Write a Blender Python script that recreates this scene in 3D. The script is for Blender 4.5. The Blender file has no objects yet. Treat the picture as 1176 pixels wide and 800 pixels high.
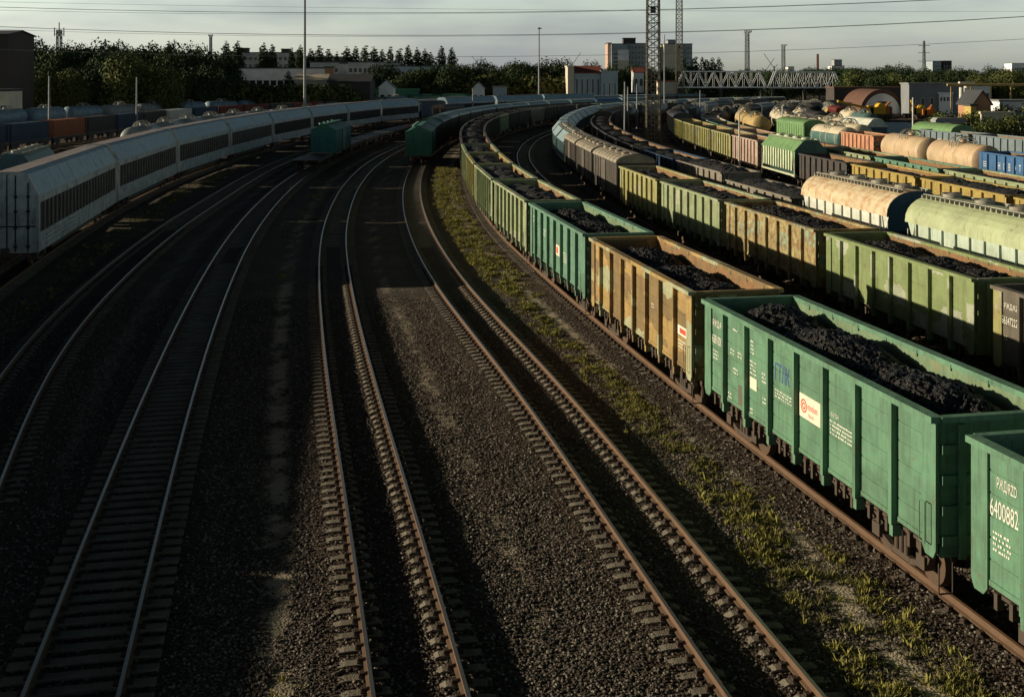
import bpy, math, random
import numpy as np
from mathutils import Vector, Matrix
R = math.radians
rnd = random.Random(7)
nrs = np.random.RandomState(11)
S = bpy.context.scene
COL = S.collection

# ------------------------------------------------------------------ camera, sky, sun, exposure
HC, FP, YH, CX = 10.5, 1370.0, 88.0, 588.0      # camera height above rail level, focal length and horizon of the 1176 px photo
cd = bpy.data.cameras.new('camera'); cam = bpy.data.objects.new('camera', cd); COL.objects.link(cam)
cam.location = (0, 0, HC); cam.rotation_euler = (R(90), 0, 0)
cd.sensor_width = 36; cd.lens = 36 * FP / 1176; cd.shift_y = -(400 - YH) / 1176; cd.clip_end = 9000; cd.clip_start = .5
S.camera = cam
SUN_EL, SUN_AZ = 12.5, 8.0                        # sun stands to the left (-x), a little ahead of the camera
w = bpy.data.worlds.new('World'); S.world = w; w.use_nodes = True
nt = w.node_tree; bg = nt.nodes['Background']
sky = nt.nodes.new('ShaderNodeTexSky'); sky.sky_type = 'NISHITA'; sky.sun_disc = False
sky.sun_elevation = R(SUN_EL); sky.sun_rotation = R(-90 + SUN_AZ); sky.altitude = 50; sky.dust_density = 1.0; sky.air_density = 1.0; sky.ozone_density = 1.2
SKY_STRENGTH = .14
tc = nt.nodes.new('ShaderNodeTexCoord'); mp = nt.nodes.new('ShaderNodeMapping'); mp.inputs['Scale'].default_value = (3, 3, 14)
nz = nt.nodes.new('ShaderNodeTexNoise'); nz.inputs['Scale'].default_value = 1.6; nz.inputs['Detail'].default_value = 6
rp = nt.nodes.new('ShaderNodeValToRGB'); rp.color_ramp.elements[0].position = .44; rp.color_ramp.elements[1].position = .68
rp.color_ramp.elements[0].color = (0, 0, 0, 1); rp.color_ramp.elements[1].color = (.6, .6, .6, 1)
mx = nt.nodes.new('ShaderNodeMixRGB'); mx.inputs['Color2'].default_value = (1.75, 1.8, 2.05, 1)
hs = nt.nodes.new('ShaderNodeHueSaturation'); hs.inputs['Saturation'].default_value = .62
nt.links.new(tc.outputs['Generated'], mp.inputs[0]); nt.links.new(mp.outputs[0], nz.inputs['Vector'])
nt.links.new(nz.outputs['Fac'], rp.inputs[0]); nt.links.new(rp.outputs[0], mx.inputs['Fac'])
nt.links.new(sky.outputs[0], hs.inputs['Color']); nt.links.new(hs.outputs[0], mx.inputs['Color1']); nt.links.new(mx.outputs[0], bg.inputs[0])
sx_ = nt.nodes.new('ShaderNodeSeparateXYZ'); nt.links.new(tc.outputs['Generated'], sx_.inputs[0])      # the sky darkens towards the zenith
fz = nt.nodes.new('ShaderNodeMapRange'); fz.inputs[1].default_value = .07; fz.inputs[2].default_value = .38; fz.inputs[3].default_value = SKY_STRENGTH; fz.inputs[4].default_value = SKY_STRENGTH*.035
nt.links.new(sx_.outputs[2], fz.inputs[0]); nt.links.new(fz.outputs[0], bg.inputs[1])
fs_ = nt.nodes.new('ShaderNodeMapRange'); fs_.inputs[1].default_value = .03; fs_.inputs[2].default_value = .3; fs_.inputs[3].default_value = .42; fs_.inputs[4].default_value = 1.25
nt.links.new(sx_.outputs[2], fs_.inputs[0]); nt.links.new(fs_.outputs[0], hs.inputs['Saturation'])
tn = nt.nodes.new('ShaderNodeMixRGB'); tn.blend_type = 'MULTIPLY'; tn.inputs['Fac'].default_value = 1; tn.inputs['Color2'].default_value = (.92, 1.0, 1.02, 1)
nt.links.new(mx.outputs[0], tn.inputs['Color1']); nt.links.new(tn.outputs[0], bg.inputs[0])
sd = bpy.data.lights.new('sun', 'SUN'); sun = bpy.data.objects.new('sun', sd); COL.objects.link(sun)
sd.energy = 5.0; sd.angle = R(.5); sd.color = (1, .86, .64)
_e, _a = R(SUN_EL), R(SUN_AZ)
sdir = Vector((math.cos(_e) * math.cos(_a), -math.cos(_e) * math.sin(_a), -math.sin(_e)))   # direction the light travels
sun.rotation_euler = sdir.to_track_quat('-Z', 'Y').to_euler(); sun.location = (-60, 20, 60)
S.view_settings.view_transform = 'Standard'; S.view_settings.look = 'None'; S.view_settings.gamma = 1
S.view_settings.exposure = .28

# ------------------------------------------------------------------ materials
def mat(name, col, rough=.7, metal=0., dirt=.35, dirtcol=(.02, .017, .013), scale=1.2, rust=0., rustcol=(.16, .06, .022),
        patch=0., patchcol=(.4, .42, .33), patch2=None, bump=.0, bscale=30, streak=True, emit=None, spec=.3):
    m = bpy.data.materials.new(name); m.use_nodes = True; t = m.node_tree; N = t.nodes; L = t.links
    b = N['Principled BSDF']; b.inputs['Roughness'].default_value = rough; b.inputs['Metallic'].default_value = metal
    b.inputs['Specular IOR Level'].default_value = spec
    co = N.new('ShaderNodeTexCoord'); oi = N.new('ShaderNodeObjectInfo')
    ml = N.new('ShaderNodeMath'); ml.operation = 'MULTIPLY'; ml.inputs[1].default_value = 71.3; L.new(oi.outputs['Random'], ml.inputs[0])
    ad = N.new('ShaderNodeVectorMath'); ad.operation = 'ADD'; L.new(co.outputs['Object'], ad.inputs[0]); L.new(ml.outputs[0], ad.inputs[1])
    cur = None
    def mixn(fac, c1, c2):
        x = N.new('ShaderNodeMixRGB'); L.new(fac, x.inputs['Fac'])
        if isinstance(c1, tuple): x.inputs['Color1'].default_value = (*c1, 1)
        else: L.new(c1, x.inputs['Color1'])
        x.inputs['Color2'].default_value = (*c2, 1); return x.outputs[0]
    def noise(sc, vec, det=5, lo=.45, hi=.65, top=1., rg=.6):
        n = N.new('ShaderNodeTexNoise'); n.inputs['Scale'].default_value = sc; n.inputs['Detail'].default_value = det; n.inputs['Roughness'].default_value = rg
        L.new(vec, n.inputs['Vector'])
        r = N.new('ShaderNodeMapRange'); r.inputs[1].default_value = lo; r.inputs[2].default_value = hi; r.inputs[4].default_value = top
        L.new(n.outputs['Fac'], r.inputs[0]); return r.outputs[0]
    c = tuple(col)
    if patch > 0:
        mpn = N.new('ShaderNodeMapping'); mpn.inputs['Scale'].default_value = (.8, .62, 1.15); L.new(ad.outputs[0], mpn.inputs[0])
        wn = N.new('ShaderNodeTexNoise'); wn.inputs['Scale'].default_value = 4; wn.inputs['Detail'].default_value = 3; L.new(mpn.outputs[0], wn.inputs['Vector'])
        wa = N.new('ShaderNodeVectorMath'); wa.operation = 'MULTIPLY_ADD'; L.new(wn.outputs['Color'], wa.inputs[0]); wa.inputs[1].default_value = (.35, .35, .35); L.new(mpn.outputs[0], wa.inputs[2])
        v = N.new('ShaderNodeTexVoronoi'); v.distance = 'CHEBYCHEV'; v.inputs['Scale'].default_value = 1.1; v.inputs['Randomness'].default_value = .8; L.new(wa.outputs[0], v.inputs['Vector'])
        g = N.new('ShaderNodeSeparateColor'); L.new(v.outputs['Color'], g.inputs[0])
        q = N.new('ShaderNodeMath'); q.operation = 'LESS_THAN'; q.inputs[1].default_value = patch; L.new(g.outputs[0], q.inputs[0])
        c = mixn(q.outputs[0], c, patchcol)
        if patch2:
            q2 = N.new('ShaderNodeMath'); q2.operation = 'GREATER_THAN'; q2.inputs[1].default_value = 1 - patch; L.new(g.outputs[1], q2.inputs[0])
            c = mixn(q2.outputs[0], c, patch2)
    if dirt > 0:
        c = mixn(noise(scale, ad.outputs[0], 7, .4, .75, dirt), c, dirtcol)
    if streak and dirt > 0:
        ms = N.new('ShaderNodeMapping'); ms.inputs['Scale'].default_value = (5, 5, .35); L.new(ad.outputs[0], ms.inputs[0])
        c = mixn(noise(1.6, ms.outputs[0], 4, .5, .75, dirt * .8), c, dirtcol)
    if streak and rust > 0 and bump > 0:
        m3 = N.new('ShaderNodeMapping'); m3.inputs['Scale'].default_value = (14, 14, .7); L.new(ad.outputs[0], m3.inputs[0])
        c = mixn(noise(1.3, m3.outputs[0], 5, .56, .74, .55), c, tuple(.45*a+.55*b_ for a, b_ in zip(dirtcol, rustcol)))
        c = mixn(noise(9, ad.outputs[0], 6, .66, .7, .5), c, rustcol)
    if rust > 0:
        c = mixn(noise(scale * 2.3, ad.outputs[0], 9, .62 - .3 * rust, .72 - .25 * rust, min(1, .55 + .5 * rust), .75), c, rustcol)
    if isinstance(c, tuple): b.inputs['Base Color'].default_value = (*c, 1)
    else: L.new(c, b.inputs['Base Color'])
    if bump > 0:
        n = N.new('ShaderNodeTexNoise'); n.inputs['Scale'].default_value = bscale; n.inputs['Detail'].default_value = 5; L.new(ad.outputs[0], n.inputs['Vector'])
        bp = N.new('ShaderNodeBump'); bp.inputs['Strength'].default_value = 1; bp.inputs['Distance'].default_value = bump; L.new(n.outputs['Fac'], bp.inputs['Height']); L.new(bp.outputs[0], b.inputs['Normal'])
    return m
M = {}
def mk(k, *a, **kw): M[k] = mat(k, *a, **kw); return M[k]
mk('green_paint', (.112, .238, .145), .55, dirt=.5, rust=.10, bump=.03, bscale=2.2)
mk('teal_paint', (.115, .24, .165), .55, dirt=.5, rust=.12, bump=.03, bscale=2.2)
mk('pale_green_paint', (.26, .31, .17), .6, dirt=.45, rust=.2, bump=.03, bscale=2.2, patch=.12, patchcol=(.36, .38, .26))
mk('meadow_green_paint', (.20, .255, .105), .6, dirt=.42, rust=.12, bump=.03, bscale=2.2, patch=.22, patchcol=(.34, .37, .27))
mk('brown_paint', (.21, .145, .06), .6, dirt=.4, rust=.2, patch=.26, patchcol=(.36, .37, .22), patch2=(.37, .25, .09), bump=.015, bscale=3)
mk('rusty_paint', (.36, .32, .15), .75, dirt=.4, rust=.62, rustcol=(.17, .085, .03), patch=.2, patchcol=(.26, .36, .25), bump=.015, bscale=4)
mk('olive_paint', (.30, .29, .11), .6, dirt=.35, rust=.25, patch=.2, patchcol=(.33, .33, .2), bump=.01, bscale=3)
mk('yellow_paint', (.36, .27, .075), .6, dirt=.4, rust=.3, bump=.03, bscale=2.2)
mk('pink_paint', (.42, .31, .25), .6, dirt=.4, rust=.15, bump=.01, bscale=3)
mk('salmon_paint', (.50, .25, .15), .6, dirt=.35, rust=.15, bump=.01, bscale=3)
mk('grey_paint', (.23, .21, .17), .6, dirt=.5, rust=.3, bump=.01, bscale=3)
mk('dark_paint', (.05, .05, .048), .6, dirt=.5, rust=.3, bump=.01, bscale=3)
mk('navy_paint', (.02, .05, .10), .55, dirt=.4, rust=.1)
mk('blue_paint', (.045, .125, .26), .5, dirt=.35, rust=.1)
mk('sky_paint', (.16, .205, .22), .5, dirt=.3, rust=.08)
mk('plate_paint', (.12, .11, .085), .6, dirt=.5, rust=.25, bump=.03, bscale=2.2)
mk('inner_steel', (.20, .13, .06), .75, dirt=.45, rust=.5, rustcol=(.26, .12, .045), bump=.02, bscale=5)
mk('inner_green', (.15, .23, .13), .7, dirt=.45, rust=.28, rustcol=(.24, .13, .05), bump=.02, bscale=5)
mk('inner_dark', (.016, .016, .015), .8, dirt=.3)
mk('running_gear', (.06, .046, .034), .7, dirt=.5, dirtcol=(.11, .065, .035), scale=3, streak=False)
mk('wheel_steel', (.09, .06, .04), .55, metal=.2, dirt=.5, dirtcol=(.14, .08, .04), scale=3, streak=False)
mk('rail_side', (.13, .078, .045), .8, dirt=.4, dirtcol=(.05, .028, .015), scale=3, streak=False, bump=.01)
mk('rail_head', (.30, .29, .27), .38, metal=.85, dirt=.2, dirtcol=(.12, .08, .05), scale=2, streak=False)
mk('rail_dull', (.19, .105, .055), .65, dirt=.4, dirtcol=(.09, .05, .03), scale=2, streak=False)
mk('concrete_sleeper', (.21, .185, .14), .9, dirt=.65, dirtcol=(.06, .045, .03), scale=1.5, streak=False, bump=.02)
mk('fastener', (.045, .03, .02), .8, dirt=.3)
mk('white_paint', (.62, .60, .54), .6, dirt=.35, rust=.08)
mk('carrier_white', (.44, .47, .47), .6, dirt=.65, rust=.14)
mk('carrier_roof', (.24, .36, .43), .5, dirt=.35, rust=.05)
mk('carrier_top', (.28, .27, .27), .7, dirt=.4, rust=.55, rustcol=(.17, .10, .09))
mk('mesh_dark', (.012, .012, .012), .7, dirt=.3, dirtcol=(.10, .07, .05))
mk('box_grey', (.10, .093, .08), .7, dirt=.45, rust=.25, bump=.01)
mk('roof_beige', (.30, .265, .20), .6, dirt=.4, rust=.25)
mk('roof_cyan', (.24, .33, .34), .45, dirt=.35, rust=.05)
mk('cyan_paint', (.19, .28, .28), .6, dirt=.4, rust=.08)
mk('hopper_tan', (.56, .47, .31), .65, dirt=.25, rust=.5, rustcol=(.36, .19, .08), scale=.9)
mk('hopper_white', (.58, .60, .52), .6, dirt=.35, rust=.1)
mk('hopper_olive', (.37, .42, .24), .6, dirt=.32, rust=.18, scale=.9)
mk('hopper_pale', (.42, .50, .40), .6, dirt=.35, rust=.12)
mk('hopper_green', (.16, .29, .12), .6, dirt=.35, rust=.12)
mk('rib_white', (.55, .60, .42), .6, dirt=.35, rust=.15)
mk('hatch_grey', (.33, .33, .27), .6, dirt=.5, rust=.3)
mk('end_blue', (.055, .12, .155), .6, dirt=.4)
mk('tank_orange', (.56, .42, .26), .5, dirt=.35, rust=.28, rustcol=(.46, .24, .12), scale=.5)
mk('tank_white', (.64, .56, .40), .5, dirt=.35, rust=.12)
mk('tank_yellow', (.50, .36, .14), .5, dirt=.4, rust=.3)
mk('tank_teal', (.07, .145, .13), .5, dirt=.4)
mk('tank_blue', (.20, .30, .36), .5, dirt=.5, rust=.1)
mk('tank_dark', (.045, .05, .055), .5, dirt=.4, rust=.15)
mk('tank_grey', (.28, .31, .31), .5, dirt=.5, rust=.15)
mk('red_paint', (.17, .03, .02), .6, dirt=.4, rust=.1)
mk('orange_paint', (.33, .10, .04), .6, dirt=.4, rust=.1)
mk('tin_green', (.035, .15, .10), .5, dirt=.35)
mk('teal_box', (.035, .16, .15), .55, dirt=.35)
mk('scrap_rust', (.32, .12, .06), .8, dirt=.5, dirtcol=(.07, .03, .02), rust=.3)
mk('letter_white', (.70, .68, .58), .7, dirt=.4, dirtcol=(.16, .22, .14), scale=9, streak=False); mk('letter_blue', (.04, .09, .26), .6, dirt=.35, dirtcol=(.12, .20, .15), scale=8, streak=False)
mk('letter_red', (.60, .07, .035), .6, dirt=.1); mk('panel_white', (.75, .64, .50), .6, dirt=.15)
mk('mast_steel', (.17, .15, .115), .7, dirt=.5, rust=.3, rustcol=(.20, .11, .05)); mk('grey_steel', (.27, .28, .28), .6, dirt=.3)
mk('cable', (.22, .22, .22), .6, dirt=0)
mk('bridge_paint', (.88, .88, .85), .6, dirt=.15)
mk('bark', (.05, .035, .025), .9, dirt=.3)
mk('stone', (.38, .35, .28), .9, dirt=.4, streak=False, bump=.02)
def foliage(name, c1, c2):
    m = bpy.data.materials.new(name); m.use_nodes = True; N = m.node_tree.nodes; L = m.node_tree.links; b = N['Principled BSDF']
    co = N.new('ShaderNodeTexCoord'); n = N.new('ShaderNodeTexNoise'); n.inputs['Scale'].default_value = .7; n.inputs['Detail'].default_value = 6
    L.new(co.outputs['Object'], n.inputs['Vector']); r = N.new('ShaderNodeValToRGB'); L.new(n.outputs['Fac'], r.inputs[0])
    r.color_ramp.elements[0].position = .35; r.color_ramp.elements[1].position = .65
    r.color_ramp.elements[0].color = (*c1, 1); r.color_ramp.elements[1].color = (*c2, 1); L.new(r.outputs[0], b.inputs['Base Color'])
    b.inputs['Roughness'].default_value = .8; b.inputs['Specular IOR Level'].default_value = .1
    M[name] = m
foliage('leaf_dark', (.02, .036, .017), (.036, .056, .024)); foliage('leaf_mid', (.03, .05, .02), (.055, .08, .028))
foliage('leaf_olive', (.07, .09, .027), (.13, .13, .04)); foliage('grass_blade', (.20, .20, .045), (.38, .33, .10)); foliage('grass_dull', (.10, .105, .035), (.22, .18, .07)); foliage('bush_rust', (.06, .055, .02), (.11, .085, .03))

def emis(name, col, st):
    m = bpy.data.materials.new(name); m.use_nodes = True; b = m.node_tree.nodes['Principled BSDF']
    b.inputs['Base Color'].default_value = (*col, 1); b.inputs['Roughness'].default_value = .15; M[name] = m
emis('window_glass', (.02, .03, .035), 0)

# ------------------------------------------------------------------ mesh helpers
class MB:
    def __init__(s): s.v = []; s.f = []; s.m = []; s.sm = []
    def add(s, vs, fs, m=0, smooth=False):
        o = len(s.v); s.v += [tuple(v) for v in vs]
        for f in fs: s.f.append(tuple(i + o for i in f)); s.m.append(m); s.sm.append(smooth)
        return s
    def box(s, x0, x1, y0, y1, z0, z1, m=0):
        return s.add([(x0, y0, z0), (x1, y0, z0), (x1, y1, z0), (x0, y1, z0), (x0, y0, z1), (x1, y0, z1), (x1, y1, z1), (x0, y1, z1)],
              [(0, 3, 2, 1), (4, 5, 6, 7), (0, 1, 5, 4), (1, 2, 6, 5), (2, 3, 7, 6), (3, 0, 4, 7)], m)
    def cb(s, c, d, m=0): return s.box(c[0]-d[0]/2, c[0]+d[0]/2, c[1]-d[1]/2, c[1]+d[1]/2, c[2]-d[2]/2, c[2]+d[2]/2, m)
    def bar(s, p, q, w, h=None, m=0):
        p = Vector(p); q = Vector(q); h = h or w; d = (q - p).normalized()
        up = Vector((0, 0, 1)) if abs(d.z) < .95 else Vector((0, 1, 0))
        a = d.cross(up).normalized() * w / 2; b = a.cross(d).normalized() * h / 2
        vs = [p-a-b, p+a-b, p+a+b, p-a+b, q-a-b, q+a-b, q+a+b, q-a+b]
        return s.add(vs, [(0, 1, 2, 3), (7, 6, 5, 4), (0, 4, 5, 1), (1, 5, 6, 2), (2, 6, 7, 3), (3, 7, 4, 0)], m)
    def prism(s, prof, y0, y1, m=0, caps=True, axis='y'):           # prof = list of (x,z), extruded along y
        n = len(prof)
        P = (lambda a, c, t: (a, t, c)) if axis == 'y' else (lambda a, c, t: (t, a, c))
        vs = [P(a, c, y0) for a, c in prof] + [P(a, c, y1) for a, c in prof]
        fs = [(i, (i+1) % n, n + (i+1) % n, n + i) for i in range(n)]
        if caps: fs += [tuple(range(n))[::-1], tuple(range(n, 2*n))]
        return s.add(vs, fs, m)
    def cyl(s, p, q, r, n=12, m=0, r2=None, cap=True, smooth=True):
        p = Vector(p); q = Vector(q); r2 = r if r2 is None else r2; d = (q - p).normalized()
        up = Vector((0, 0, 1)) if abs(d.z) < .95 else Vector((0, 1, 0)); a = d.cross(up).normalized(); b = a.cross(d).normalized()
        vs = []
        for c, rr in ((p, r), (q, r2)):
            for i in range(n):
                t = 2*math.pi*i/n; vs.append(c + (a*math.cos(t) + b*math.sin(t))*rr)
        s.add(vs, [(i, (i+1) % n, n+(i+1) % n, n+i) for i in range(n)], m, smooth)
        if cap: s.add(vs, [tuple(range(n))[::-1], tuple(range(n, 2*n))], m)
        return s
    def tube(s, pts, r, n=6, m=0):
        for a, b in zip(pts[:-1], pts[1:]): s.cyl(a, b, r, n, m)
        return s
    def sweepx(s, rings, m=0, caps=True, smooth=True, closed=True):  # list of rings of equal length
        n = len(rings[0]); vs = [p for r in rings for p in r]; fs = []
        for k in range(len(rings)-1):
            for i in range(n if closed else n-1):
                fs.append((k*n+i, k*n+(i+1) % n, (k+1)*n+(i+1) % n, (k+1)*n+i))
        s.add(vs, fs, m, smooth)
        if caps: s.add(rings[0], [tuple(range(n))[::-1]], m); s.add(rings[-1], [tuple(range(n))], m)
        return s
    def mesh(s, name, mats):
        me = bpy.data.meshes.new(name); me.from_pydata(s.v, [], s.f)
        for k in (mats if isinstance(mats, (list, tuple)) else [mats]): me.materials.append(M[k])
        me.polygons.foreach_set('material_index', s.m); me.polygons.foreach_set('use_smooth', s.sm); me.update()
        return me
    def build(s, name, mats, parent=None):
        o = bpy.data.objects.new(name, s.mesh(name, mats)); COL.objects.link(o)
        if parent: o.parent = parent
        return o
def tag(o, label=None, cat=None, group=None, kind=None):
    for k, v in (('label', label), ('category', cat), ('group', group), ('kind', kind)):
        if v: o[k] = v
    return o
def empty(name, loc=(0, 0, 0), rz=0):
    o = bpy.data.objects.new(name, None); o.location = loc; o.rotation_euler = (0, 0, rz); o.empty_display_size = .5; COL.objects.link(o); return o
def copy_tree(o, parent=None):
    c = o.copy(); COL.objects.link(c)
    if parent: c.parent = parent
    for ch in KIDS.get(o.name, []): copy_tree(ch, c)
    return c
KIDS = {}
def regkids(root):
    for o in bpy.data.objects:
        if o.parent: KIDS.setdefault(o.parent.name, []);
    def rec(o):
        KIDS[o.name] = [c for c in o.children]
        for c in KIDS[o.name]: rec(c)
    rec(root)
ORD = ['first','second','third','fourth','fifth','sixth','seventh','eighth','ninth','tenth','eleventh','twelfth','thirteenth','fourteenth','fifteenth','sixteenth','seventeenth','eighteenth','nineteenth','twentieth']
ORD += ['twenty-' + o for o in ORD[:9]] + ['thirtieth'] + ['thirty-' + o for o in ORD[:9]] + ['fortieth'] + ['forty-' + o for o in ORD[:9]]
def PX(px, D): return (px - CX) * D / FP
def PZ(py, D): return HC - (py - YH) * D / FP

# ------------------------------------------------------------------ tracks as smooth plan curves
class Track:
    def __init__(s, pts, sig=9):
        P = np.array(pts, float)
        P = np.vstack([P[0] + (P[0]-P[1])/np.linalg.norm(P[0]-P[1])*40, P, P[-1] + (P[-1]-P[-2])/np.linalg.norm(P[-1]-P[-2])*40])
        d = np.r_[0, np.cumsum(np.linalg.norm(np.diff(P, axis=0), axis=1))]
        u = np.arange(0, d[-1], 1.0); Q = np.c_[np.interp(u, d, P[:, 0]), np.interp(u, d, P[:, 1])]
        k = np.exp(-.5*(np.arange(-3*sig, 3*sig+1)/sig)**2); k /= k.sum()
        Q = np.c_[np.convolve(Q[:, 0], k, 'valid'), np.convolve(Q[:, 1], k, 'valid')]
        d = np.r_[0, np.cumsum(np.linalg.norm(np.diff(Q, axis=0), axis=1))]; s.len = d[-1]; s.d = d; s.Q = Q
    def p(s, t): return np.array([np.interp(t, s.d, s.Q[:, 0]), np.interp(t, s.d, s.Q[:, 1])])
    def at_y(s, y): return float(np.interp(y, s.Q[:, 1], s.d))
    def tan(s, t):
        a = s.p(min(t+1, s.len)) - s.p(max(t-1, 0)); return a/np.linalg.norm(a)
TR = {
 'A': [(-17.0,20),(-20.5,33),(-24.5,50),(-27.6,66),(-32,92),(-35,120),(-36,146),(-36.3,173),(-35.3,199),(-32.5,230),(-29.5,255),(-24,280),(-12,308),(8.6,345),(45,392),(95,432)],
 '1': [(-9,14),(-12.2,25),(-15,33.5),(-18.1,44),(-21,61),(-23.8,81.7),(-26,108),(-27.5,125),(-28.6,150),(-28.3,185),(-25.5,220),(-20,255),(-10,285),(10,325),(46,372),(97,415)],
 '2': [(-6.2,14),(-7.4,20.3),(-9.2,28),(-10.5,34.9),(-12.6,45.8),(-14.9,59),(-17.6,76),(-20,95),(-22.3,120),(-23.1,140),(-23.2,160),(-22.6,185),(-20.2,222),(-14,255),(-5,283),(14,318),(50,360),(98,400)],
 '3': [(-.2,13),(-1.45,20.3),(-2.25,24.2),(-3.2,29),(-4.35,34.9),(-5.4,40.2),(-6.85,48),(-8.4,57),(-10.6,70),(-12.7,85),(-15.4,112),(-16.9,140),(-16.9,165),(-15.8,190),(-12.5,222),(-6,250),(4,280),(22,312),(56,350),(100,388)],
 '4': [(6.0,12),(4.3,20.3),(2.1,34.9),(.35,44),(-1.1,50),(-3.5,62),(-5.8,77.3),(-7.4,90.2),(-9.2,108),(-10.5,128),(-11.2,145),(-11.6,168),(-10.6,200),(-6.5,236),(1,270),(11.4,298),(29,328),(60,362),(105,395)],
 '5': [(12.8,10),(10.05,22.2),(8.42,30.5),(6.82,38),(4.75,50),(2.35,64),(.5,75.2),(-1.5,91.8),(-3.6,119),(-5.1,150),(-5.2,178),(-3.4,207),(.4,235),(5,256),(12,282),(30,312),(62,346),(108,380)],
 '6': [(17,14),(14.6,22),(11.9,40),(8.9,60),(6.2,85),(4,105),(2.5,121.9),(1.7,138),(1.3,153),(1.6,170),(3,195),(6.4,222),(12,250),(22,276),(40,305),(72,336),(112,362)],
 '7': [(21.5,18),(19.5,28),(17.1,42),(15.2,54.5),(13.2,67),(11.3,79),(9.6,94),(8.5,108),(7.6,125),(6.9,145),(6.9,163),(8,182),(11,212),(15.5,245),(26,285),(44,322),(72,356),(115,390)],
 '8': [(27,18),(24.7,32),(22.6,44),(20.4,57),(18.8,69),(16.8,84),(15,99),(13.6,115),(12.9,130),(12.8,150),(12.9,170),(13.8,189),(17,220),(23,255),(35,290),(54,322),(82,352),(120,378)],
 '9': [(33,30),(32.3,50),(31.3,66),(30.5,80),(29.2,95),(28,110),(27.2,121),(26.8,135),(26.6,150),(26.7,165),(27.2,190),(30,222),(37.5,256),(50,290),(72,325),(110,360)],
 '10': [(37.5,35),(36,60),(34.8,76),(34,90),(33,103),(32,116),(31.3,130),(31,145),(31.3,165),(32.3,190),(36,220),(45,250),(58,282),(80,315),(118,345)],
 '11': [(48.5,60),(46,82),(44.2,95),(43.2,107),(43,120),(42.8,133),(42,142),(41.2,155),(40.3,170),(39.6,190),(41.2,215),(49,250),(64,284),(88,315),(125,340)],
 '12': [(52,60),(50,90),(48.2,110),(47.3,130),(46.3,150),(45.4,168),(45.2,185),(46.8,208),(53,240),(65,275),(85,305),(120,330)],
 '13': [(61,60),(59,90),(57,112),(56,128),(55,140),(53,155),(51,170),(50.2,190),(52.5,212),(58,245),(69,275),(86,302),(118,325)],
 '14': [(61,196),(63.5,225),(69,262),(80,300),(96,330)],
 'B': [(-30,50),(-34,72),(-38.6,92),(-42.2,110),(-45,128),(-47.6,150),(-49.5,180),(-49,205),(-46,232),(-40,260),(-28,293),(-8,330),(22,370),(70,415)],
 'C': [(-73,130),(-71.8,150),(-71,166),(-70.2,190),(-70,212),(-69.3,237),(-66,265),(-60,293),(-48,325),(-28,362),(2,405),(45,445)],
 'D': [(-104,180),(-101,205),(-97.5,232),(-92,257),(-85,282),(-75,307),(-59,342),(-38,378),(-5,425),(40,470)],
}
TR = {k: Track(v) for k, v in TR.items()}

# ------------------------------------------------------------------ ground
def vnoise(x, y, seed=0):
    xi = np.floor(x).astype(np.int64); yi = np.floor(y).astype(np.int64); fx = x-xi; fy = y-yi
    fx = fx*fx*(3-2*fx); fy = fy*fy*(3-2*fy)
    def h(a, b): 
        n = (a*374761393 + b*668265263 + seed*1442695041) & 0x7fffffff
        n = ((n ^ (n >> 13))*1274126177) & 0x7fffffff
        return (n ^ (n >> 16)) % 10007/10007.
    return (h(xi, yi)*(1-fx)+h(xi+1, yi)*fx)*(1-fy)+(h(xi, yi+1)*(1-fx)+h(xi+1, yi+1)*fx)*fy
def fbm(x, y, o=4, seed=0):
    r = 0; a = .5
    for i in range(o): r = r+a*vnoise(x*2**i, y*2**i, seed+i); a *= .5
    return r/(1-.5**o)
def track_dist(X, Y, k):                      # signed lateral offset, + = right of the track
    T = TR[k]; xt = np.interp(Y, T.Q[:, 1], T.Q[:, 0]); g = np.gradient(T.Q[:, 0], T.Q[:, 1]+np.arange(len(T.Q))*1e-9)
    sl = np.interp(Y, T.Q[:, 1], g); return (X-xt)/np.sqrt(1+sl*sl)
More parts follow.
